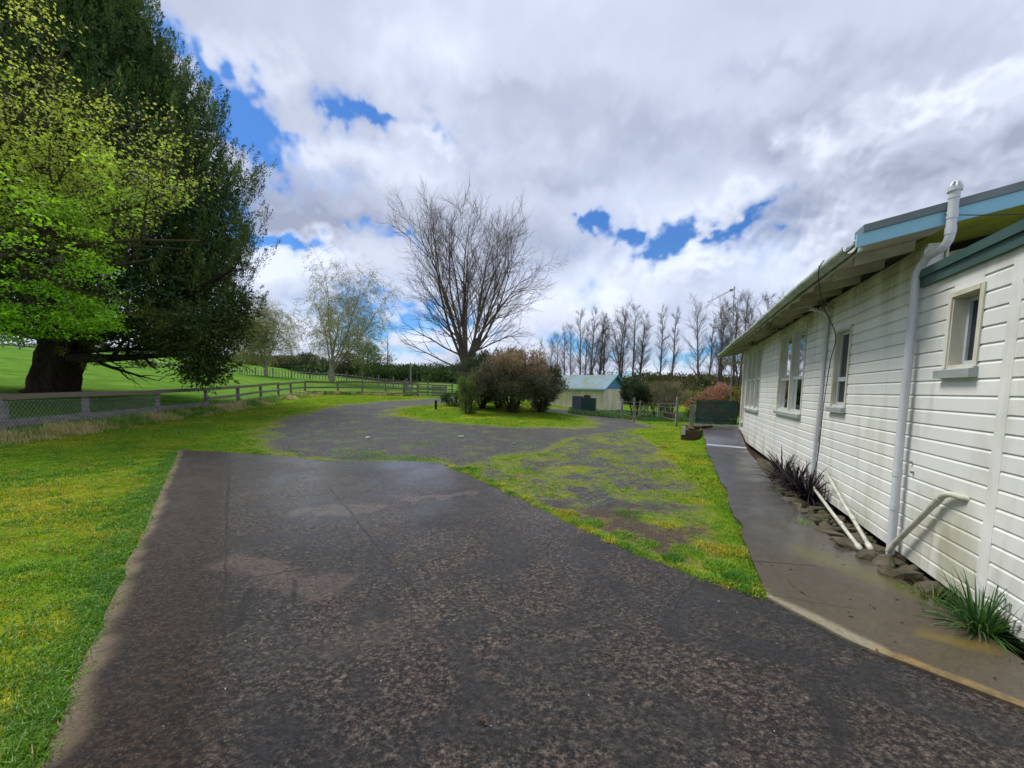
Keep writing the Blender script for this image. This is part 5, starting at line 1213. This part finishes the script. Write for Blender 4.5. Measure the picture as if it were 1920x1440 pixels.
mixl = sstep(9, 3, zc)*R.uniform(.2, 1, n_)
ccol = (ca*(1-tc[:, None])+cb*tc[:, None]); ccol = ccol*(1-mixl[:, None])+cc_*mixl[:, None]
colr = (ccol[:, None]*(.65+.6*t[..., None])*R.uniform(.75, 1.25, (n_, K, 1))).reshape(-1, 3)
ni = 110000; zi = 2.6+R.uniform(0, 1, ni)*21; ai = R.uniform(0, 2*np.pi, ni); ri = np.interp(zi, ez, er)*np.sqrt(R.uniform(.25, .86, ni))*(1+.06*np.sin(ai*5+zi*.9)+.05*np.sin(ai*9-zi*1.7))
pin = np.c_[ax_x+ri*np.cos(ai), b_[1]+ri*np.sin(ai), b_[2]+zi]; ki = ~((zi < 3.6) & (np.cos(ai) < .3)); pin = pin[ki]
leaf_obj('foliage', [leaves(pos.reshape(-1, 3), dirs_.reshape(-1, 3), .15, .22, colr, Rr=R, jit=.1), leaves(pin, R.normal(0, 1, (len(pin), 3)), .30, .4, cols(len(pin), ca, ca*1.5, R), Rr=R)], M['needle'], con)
# drooping spray at the lower right
pz_ = []
for (px, py, Y_) in ((382, 706, 17.5), (392, 690, 17.5), (368, 696, 17.3), (408, 662, 17.5), (430, 640, 17.6), (375, 650, 17), (448, 615, 18), (400, 630, 17), (385, 675, 17.4), (420, 610, 17.6), (395, 600, 17.3), (455, 585, 18), (365, 625, 17.2), (340, 640, 17.4), (440, 560, 17.8), (345, 600, 17.3), (300, 650, 17.6)):
    c = at(px, py, Y_)+R.normal(0, .15, 3); p, d_ = blob_points(c, (.8, .8, .5), 700, .8, R, .5, px); pz_.append(leaves(p, d_+V3(.1, 0, -.2), .19, .32, cols(700, (.03, .065, .02), (.11, .145, .032), R), Rr=R))
leaf_obj('drooping_spray', pz_, M['needle'], con)
# ------------------------------------------------------------------ light green tree at the left edge
b_ = V3(-17.6, 11.6, 0); b_[2] = tz(b_[0], b_[1])
lg = thing('broadleaf_tree', 'spreading tree with fresh lime green leaves reaching in from the left edge', 'tree', b_)
sk = Skel(90)
P = [dict(n=6, wob=.04, k=10, tap=.4), dict(c=13, t0=.35, ang=(25, 78), len=lambda t, R, L: R.uniform(6.8, 9.6)*(1-.1*t), n=10, wob=.08, up=.03, k=7, rr=.45, rmin=.07), dict(c=11, t0=.2, ang=(25, 60), len=lambda t, R, L: L*(.5-.25*t)*R.uniform(.7, 1.2), n=7, wob=.11, up=.02, k=4, rr=.4, rmin=.02), dict(c=7, t0=.15, ang=(20, 60), len=lambda t, R, L: L*.5*R.uniform(.6, 1.2), n=5, wob=.13, up=.03, k=3, rr=.45, rmin=.01), dict(c=3, t0=.3, ang=(20, 55), len=lambda t, R, L: R.uniform(.25, .6), n=3, wob=.1, up=.03, k=3, rr=.5, rmin=.006)]
sk.grow(b_, V3(.12, 0, 1), 5., .5, 0, P)
for (px, py, z0) in ((300, 380, 4.5), (370, 330, 5.), (200, 560, 3.4), (150, 250, 5.), (330, 470, 4), (60, 620, 3), (250, 430, 4.5), (100, 60, 5), (180, 100, 5), (20, 300, 4), (350, 400, 4.6), (140, 600, 3.)):
    tgt = at(px, py, 11.8+rng.normal(0, .8)); s0_ = b_+V3(.4, 0, z0); v_ = tgt-s0_; P1 = [dict(P[1])]; L_ = np.linalg.norm(v_)*1.0
    P1[0]['up'] = .0; P1[0]['wob'] = .045; sk.grow(s0_, v_+V3(0, 0, -.4), L_, .13, 0, P1+P[2:])
def w2p(p):
    X_, Y_, z_ = p[:, 0], p[:, 1], p[:, 2]-HC; d = Y_*cp-z_*sp; y = -(Y_*sp+z_*cp); return CX+F*(X_*cr-y*sr)/d, CY+F*(X_*sr+y*cr)/d
CROWN = np.array([(-900, -900), (-900, 700), (20, 640), (100, 628), (215, 618), (228, 560), (190, 520), (215, 450), (300, 410), (330, 380), (395, 375), (408, 320), (372, 260), (350, 222), (290, 200), (245, 175), (150, 190), (120, 110), (135, 70), (80, -20), (0, -900)], float)
def incrown(p, e=0): u_, v_ = w2p(p); return inpoly(CROWN, u_+rng.normal(0, 9, len(u_)), v_+rng.normal(0, 9, len(u_))) | (p[:, 1] < .5)
sk.seg = [x for x in sk.seg if x[3] < 1 or incrown(x[0][-1:])[0]]
sk.tips = [x for x in sk.tips if incrown(x[0][None])[0]]
tips = np.array([t_[0] for t_ in sk.tips]); tm = np.array([t_[2] for t_ in sk.tips])
obj('trunk', sk.mesh('trunk', 0, 1), M['limb'], lg); obj('twigs', sk.mesh('twigs', 2, 9, .8), M['limb'], lg)
K = 34; R = np.random.default_rng(91); 
cn = fbm(tips[:, 0]*.5+tips[:, 2]*.6, tips[:, 2]*.5+3, 3, 12)
nk = len(tips)*K; pos = np.repeat(tips, K, 0)+R.normal(0, 1, (nk, 3))*[.17, .17, .055]
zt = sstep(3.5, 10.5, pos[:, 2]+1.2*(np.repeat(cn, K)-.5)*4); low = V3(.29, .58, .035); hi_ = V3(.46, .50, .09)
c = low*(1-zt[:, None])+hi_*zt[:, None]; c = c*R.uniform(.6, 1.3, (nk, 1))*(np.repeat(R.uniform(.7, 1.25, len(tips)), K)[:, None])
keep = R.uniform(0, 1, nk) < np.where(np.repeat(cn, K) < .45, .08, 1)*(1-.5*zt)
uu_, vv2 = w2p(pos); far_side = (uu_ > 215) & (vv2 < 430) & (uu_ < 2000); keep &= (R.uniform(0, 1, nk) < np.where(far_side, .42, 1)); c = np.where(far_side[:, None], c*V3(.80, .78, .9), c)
dl = np.tile([0, 0, -.15], (nk, 1))+R.normal(0, .6, (nk, 3))*[1, 1, .35]
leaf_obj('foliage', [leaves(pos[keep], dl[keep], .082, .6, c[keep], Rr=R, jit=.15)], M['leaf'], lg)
print('light tree leaves', keep.sum(), 'tips', len(tips), 'conifer', n_*120)

# stones on the gravel
for i_, (px, py, r_, lab) in enumerate(((865, 820, .09, 'pale stone lying on the gravel below the island lawn'), (690, 822, .08, 'pale flat stone on the left part of the gravel'), (964, 833, .05, 'small white stone on the gravel towards the right'))):
    p = G(px, py); o = obj('loose_stone', rock_mesh('loose_stone', p+V3(0, 0, .02), (r_, r_*.7, r_*.5), 300+i_), M['stone']); tag(o, lab, 'stone')
p = G0(905, 1362)+V3(0, 0, .02)
b = MB()
for k_ in range(14): q_ = p+rng.normal(0, .012, 3)*[1, 1, .1]; b.raw([q_, q_+rng.normal(0, .012, 3)*[1, 1, .3]+V3(0, 0, .006), q_+rng.normal(0, .012, 3)*[1, 1, .2]+V3(0, 0, .004)], [], [[0, 1, 2]])
o = obj('dead_leaf', b.mesh('dead_leaf'), M['brick']); tag(o, 'crumpled dark red leaf on the concrete near the bottom edge', 'leaf')
b = MB(); R = np.random.default_rng(3)
for k_ in range(60):
    px, py = R.uniform(250, 1500), R.uniform(900, 1400); g = G0(px, py)
    if not inpoly(SLAB, np.array([g[0]]), np.array([g[1]]))[0]: continue
    r_ = R.uniform(.003, .008); a = R.uniform(0, 6.28, 5); P_ = [g+V3(math.cos(t_)*r_, math.sin(t_)*r_, .021) for t_ in sorted(a)]; b.raw(P_+[g+V3(0, 0, .021+r_*.8)], [], [[i_, (i_+1) % 5, 5] for i_ in range(5)])
o = obj('grit', b.mesh('grit'), M['stone']); tag(o, 'tiny pale chips of grit scattered on the concrete', 'grit', kind='stuff')

b = MB(); R = np.random.default_rng(13)
for k_ in range(170):
    s_ = R.uniform(2.6, 13); lo, hi = interp(PATHR, s_), interp(PATHL, s_); o_ = lo+(hi-lo)*R.beta(.6, 1.3); g = HW(s_, o_, float(path_z(s_))+.012); r_ = R.uniform(.006, .02); a = R.uniform(0, 6.28); e_ = V3(math.cos(a), math.sin(a), .1)*r_; f_2 = V3(-math.sin(a), math.cos(a), .25)*r_*.4
    b.raw([g-e_, g+f_2, g+e_, g-f_2], [[0, 1, 2, 3]])
o = obj('leaf_litter', b.mesh('leaf_litter'), M['barkd']); tag(o, 'dead leaves and small debris scattered on the path', 'litter', kind='stuff')
# ------------------------------------------------------------------ world: sky with clouds
sc = bpy.context.scene
w = bpy.data.worlds.new('World'); sc.world = w; w.use_nodes = True; w.node_tree.nodes.clear()
t = NT(w)
SUN_EL, SUN_AZ = 60, -62   # azimuth from +Y towards +X
sky = t.n('ShaderNodeTexSky', sky_type='NISHITA', sun_disc=False, sun_elevation=math.radians(SUN_EL), sun_rotation=math.radians(SUN_AZ), altitude=200, air_density=1.0, dust_density=.6, ozone_density=3)
tc = t.n('ShaderNodeTexCoord'); D = tc.outputs['Generated']; xyz = t.n('ShaderNodeSeparateXYZ', {0: D})
az = t.math('ARCTAN2', xyz.outputs[0], xyz.outputs[1]); el = t.math('ARCSINE', xyz.outputs[2])
def azel(px, py): r = ray(px, py); r = r/np.linalg.norm(r); return math.atan2(r[0], r[1]), math.asin(r[2])
# the cloud deck is computed once over the whole upper hemisphere (azimuth x elevation): coverage and brightness
CW, CH = 2560, 700; EMX = math.pi/2
AZ, EL = np.meshgrid((np.arange(CW)+.5)/CW*2*np.pi-np.pi, (np.arange(CH)+.5)/CH*EMX)
dx, dy, dz = np.sin(AZ)*np.cos(EL), np.cos(AZ)*np.cos(EL), np.sin(EL)
sx_, sy_ = dx/(1+dz), dy/(1+dz)
px_, py_ = dx/(dz+.22), dy/(dz+.22)
def fb(x, y, o, s, a=.55, bil=False):
    r = 0; w_ = 1.; tt = 0
    for k in range(o):
        c_, s_ = math.cos(k*1.1), math.sin(k*1.1); n = vn((x*c_-y*s_)*2.03**k+17.3*k, (x*s_+y*c_)*2.03**k-9.1*k, s+k)
        if bil: n = np.abs(2*n-1)
        r = r+w_*n; tt += w_; w_ *= a
    return r/tt
wa, wb_ = fb(sx_*7, sy_*7, 5, 201, .6)-.5, fb(sx_*7+40, sy_*7, 5, 231, .6)-.5
f1, f2 = fb(sx_*30, sy_*30, 5, 401, .62)-.5, fb(sx_*30+9, sy_*30, 5, 431, .62)-.5
azw, elw = AZ+wa*.42*(.4+EL)+f1*.16*(.3+EL), EL+wb_*.24*(.25+EL)+f2*.11*(.25+EL)
def gsum(L):
    b = np.zeros_like(AZ)
    for px, py, bw, bh, tl, am in L:
        a0, e0_ = azel(px, py); a1, _ = azel(px+bw, py); _, e1_ = azel(px, py-bh); sa, se = abs(a1-a0), abs(e1_-e0_)
        da = (azw-a0)/sa; de = (elw-e0_+(azw-a0)*tl)/se; b += am*np.exp(-.8*(da*da+de*de))
    return b
HOLES = [  # px, py, half width, half height, tilt, depth of the blue gap
    (275, 25, 60, 45, 0, 1.3), (430, 150, 70, 34, .6, 1.), (520, 230, 120, 40, .35, 1.15), (455, 260, 60, 50, .6, .6), (380, 90, 50, 50, .7, .7), (640, 170, 50, 34, .2, .8), (700, 217, 66, 17, 0, 1.4), (590, 240, 80, 24, .1, .9), (520, 285, 60, 26, .5, 1.0),
    (485, 395, 40, 40, 0, 1.2), (520, 425, 50, 14, .35, .9), (585, 460, 42, 14, .25, 1.), (735, 455, 50, 12, .3, .6), (860, 235, 50, 12, .1, .4),
    (1135, 440, 46, 14, -.1, 1.1), (1245, 450, 60, 34, .15, 1.6), (1352, 415, 36, 22, -.35, 1.3), (1072, 430, 20, 10, 0, .9), (1190, 482, 50, 10, 0, .6), (1190, 425, 14, 30, 0, -.7), (1308, 430, 12, 40, 0, -.8),
    (770, 608, 90, 17, 0, 1.4), (720, 645, 90, 11, 0, 1.1), (810, 655, 40, 8, 0, .6), (1065, 632, 60, 24, 0, 1.0), (1300, 672, 70, 18, 0, 1.4), (1180, 690, 60, 10, 0, .8), (700, 590, 40, 40, 0, .6), (745, 560, 40, 20, 0, .5), (1110, 560, 60, 10, 0, .3), (-400, 200, 200, 100, 0, .7), (-200, 500, 150, 60, 0, .7)]
hole = gsum(HOLES)
n0 = fb(px_*1.0+wa*.5+3, py_*1.0+wb_*.5, 4, 301, .5)
bil = 1-fb(sx_*8+wa*1.5, sy_*8+wb_*1.5, 5, 331, .5, True)
fine = fb(sx_*22+wa*2, sy_*22+wb_*2, 5, 361, .6)
zone = np.clip(gsum([(560, 480, 160, 70, 0, 1.), (1650, 330, 330, 150, 0, .9), (1300, 470, 250, 60, 0, .9), (850, 640, 400, 60, 0, .7), (600, 400, 140, 50, 0, .6), (860, 250, 160, 50, 0, .5)]), 0, 1)
wisp = np.clip(gsum([(540, 210, 240, 110, .2, 1.)]), 0, 1)
hz_ = np.clip(hole*2.2, 0, 1)
dens = n0+.36+(bil-.68)*(.12+.38*zone+.45*hz_)+(fine-.5)*(.10+.5*wisp+.06*zone+1.3*hz_)-.74*hole
cov = .07+.93*sstep(.02-.1*wisp, .92+.10*wisp, dens)**.75
f_ = n0*.8+(bil-.68)*.45*zone+(fine-.5)*.10*zone
def shift(f, du, dv): return np.roll(np.roll(f, du, 1), dv, 0)
relief = (f_-shift(f_, 2, -5))*1.45*zone+(f_-shift(f_, 10, -26))*.8
LUMS = [(615, 425, 120, 26, 0, -.28), (560, 345, 120, 30, .1, -.14), (1450, 390, 110, 60, 0, -.17), (1500, 90, 90, 50, .4, -.12), (1200, 230, 240, 60, .2, -.16), (1060, 330, 120, 30, 0, -.12), (1440, 250, 120, 30, -.3, -.12), (1800, 300, 180, 40, 0, -.12),
    (520, 500, 60, 34, 0, .3), (600, 490, 70, 20, 0, .25), (575, 440, 40, 14, 0, .2), (1690, 225, 120, 22, -.35, .24), (1480, 300, 60, 26, 0, .26), (1370, 470, 60, 28, 0, .2), (1560, 470, 120, 30, 0, -.14), (820, 90, 160, 60, 0, .12), (450, 60, 90, 60, 0, .16), (720, 300, 140, 30, 0, .16), (860, 260, 60, 16, 0, .14), (1880, 80, 110, 140, 0, .18), (1150, 545, 160, 34, 0, .14), (770, 668, 90, 14, 0, .25), (880, 560, 80, 22, 0, .12), (900, 440, 110, 30, 0, -.12), (1300, 380, 70, 20, 0, .12), (1250, 500, 60, 16, 0, .2), (1000, 470, 90, 20, 0, -.1), (1000, 140, 150, 30, 0, -.08)]
lumm = .70+np.clip(relief, -.35, .35)*1.1+gsum(LUMS)*1.15-(n0-.5)*.34+(fb(px_*.5, py_*.5, 3, 391)-.5)*.30+(fine-.5)*.05+.08*(1-sstep(.4, .8, dens))
lumm = np.clip(.75+(lumm-.70)*.85, .54, 1.)**1.35
im = bpy.data.images.new('cloud_field', CW, CH, float_buffer=True, alpha=False); im.colorspace_settings.name = 'Non-Color'
bufc = np.ones((CH, CW, 4), np.float32); bufc[..., 0] = cov; bufc[..., 1] = lumm; im.pixels.foreach_set(bufc.ravel()); im.update()
uu = t.math('ADD', t.math('MULTIPLY', az, 1/(2*math.pi)), .5); vv_ = t.math('MINIMUM', t.math('MAXIMUM', t.math('MULTIPLY', el, 1/EMX), .001), .999)
tx = t.n('ShaderNodeTexImage', {'Vector': t.n('ShaderNodeCombineXYZ', {0: uu, 1: vv_, 2: 0.}).outputs[0]}, image=im, interpolation='Cubic', extension='EXTEND')
cs = t.n('ShaderNodeSeparateColor', {0: tx.outputs[0]}); cov_n, gl = cs.outputs[0], cs.outputs[1]
WS = .1
ccol = t.n('ShaderNodeCombineXYZ', {0: t.math('MULTIPLY', gl, .83), 1: t.math('ADD', t.math('MULTIPLY', gl, .88), .018), 2: t.math('ADD', t.math('MULTIPLY', gl, .95), .115)}).outputs[0]
ccol = t.n('ShaderNodeVectorMath', {0: ccol, 'Scale': .84/WS}, operation='SCALE').outputs[0]
hs = t.n('ShaderNodeHueSaturation', {'Saturation': 1.35, 'Value': 1.0, 'Color': sky.outputs[0]})
skc = t.n('ShaderNodeMix', data_type='RGBA'); skc.inputs[0].default_value = 1; skc.blend_type = 'MULTIPLY'; t.L.new(hs.outputs[0], skc.inputs[6]); skc.inputs[7].default_value = (.52, .84, 1.08, 1)
hz = t.rng(el, 0, .12, .35, 0)   # milky air near the horizon
cov2 = t.math('MAXIMUM', cov_n, hz)
mx = t.n('ShaderNodeMix', data_type='RGBA'); t.L.new(cov2, mx.inputs[0]); t.L.new(skc.outputs[2], mx.inputs[6]); t.L.new(ccol, mx.inputs[7])
bg = t.n('ShaderNodeBackground', {'Color': mx.outputs[2], 'Strength': WS}); wo = t.n('ShaderNodeOutputWorld'); t.L.new(bg.outputs[0], wo.inputs[0])

sun = bpy.data.lights.new('sun', 'SUN'); sun.energy = 2.7; sun.angle = math.radians(20); sun.color = (1, .96, .9)
so_ = bpy.data.objects.new('sun', sun); C.objects.link(so_)
import mathutils
sd = mathutils.Vector((math.sin(math.radians(SUN_AZ))*math.cos(math.radians(SUN_EL)), math.cos(math.radians(SUN_AZ))*math.cos(math.radians(SUN_EL)), math.sin(math.radians(SUN_EL))))
so_.rotation_euler = (-sd).to_track_quat('-Z', 'Y').to_euler()
# ------------------------------------------------------------------ camera
cam = bpy.data.cameras.new('camera'); cam.sensor_width = 36; cam.lens = F/1920*36; cam.shift_y = (CY-720)/1920; cam.clip_end = 3000; cam.clip_start = .05
co_ = bpy.data.objects.new('camera', cam); C.objects.link(co_); co_.location = (0, 0, HC)
# camera axes from the fitted pitch and roll
def cam_axis(v): # inverse of the projection rotation: camera x right, y down, z forward -> world
    x2, y2, z = v; x = x2*cr+y2*sr; y = -x2*sr+y2*cr; return V3(x, z*cp-y*sp, -(z*sp+y*cp))
rx, ry, rzv = cam_axis((1, 0, 0)), -cam_axis((0, 1, 0)), -cam_axis((0, 0, 1))
Mx = mathutils.Matrix(((rx[0], ry[0], rzv[0]), (rx[1], ry[1], rzv[1]), (rx[2], ry[2], rzv[2])))
co_.rotation_euler = Mx.to_euler(); sc.camera = co_
sc.view_settings.view_transform = 'Standard'; sc.view_settings.look = 'None'; sc.view_settings.exposure = .38; sc.view_settings.gamma = 1
sc.render.resolution_x, sc.render.resolution_y = 1024, 768
sc.cycles.max_bounces = 5; sc.cycles.diffuse_bounces = 3; sc.cycles.transmission_bounces = 3; sc.cycles.transparent_max_bounces = 6
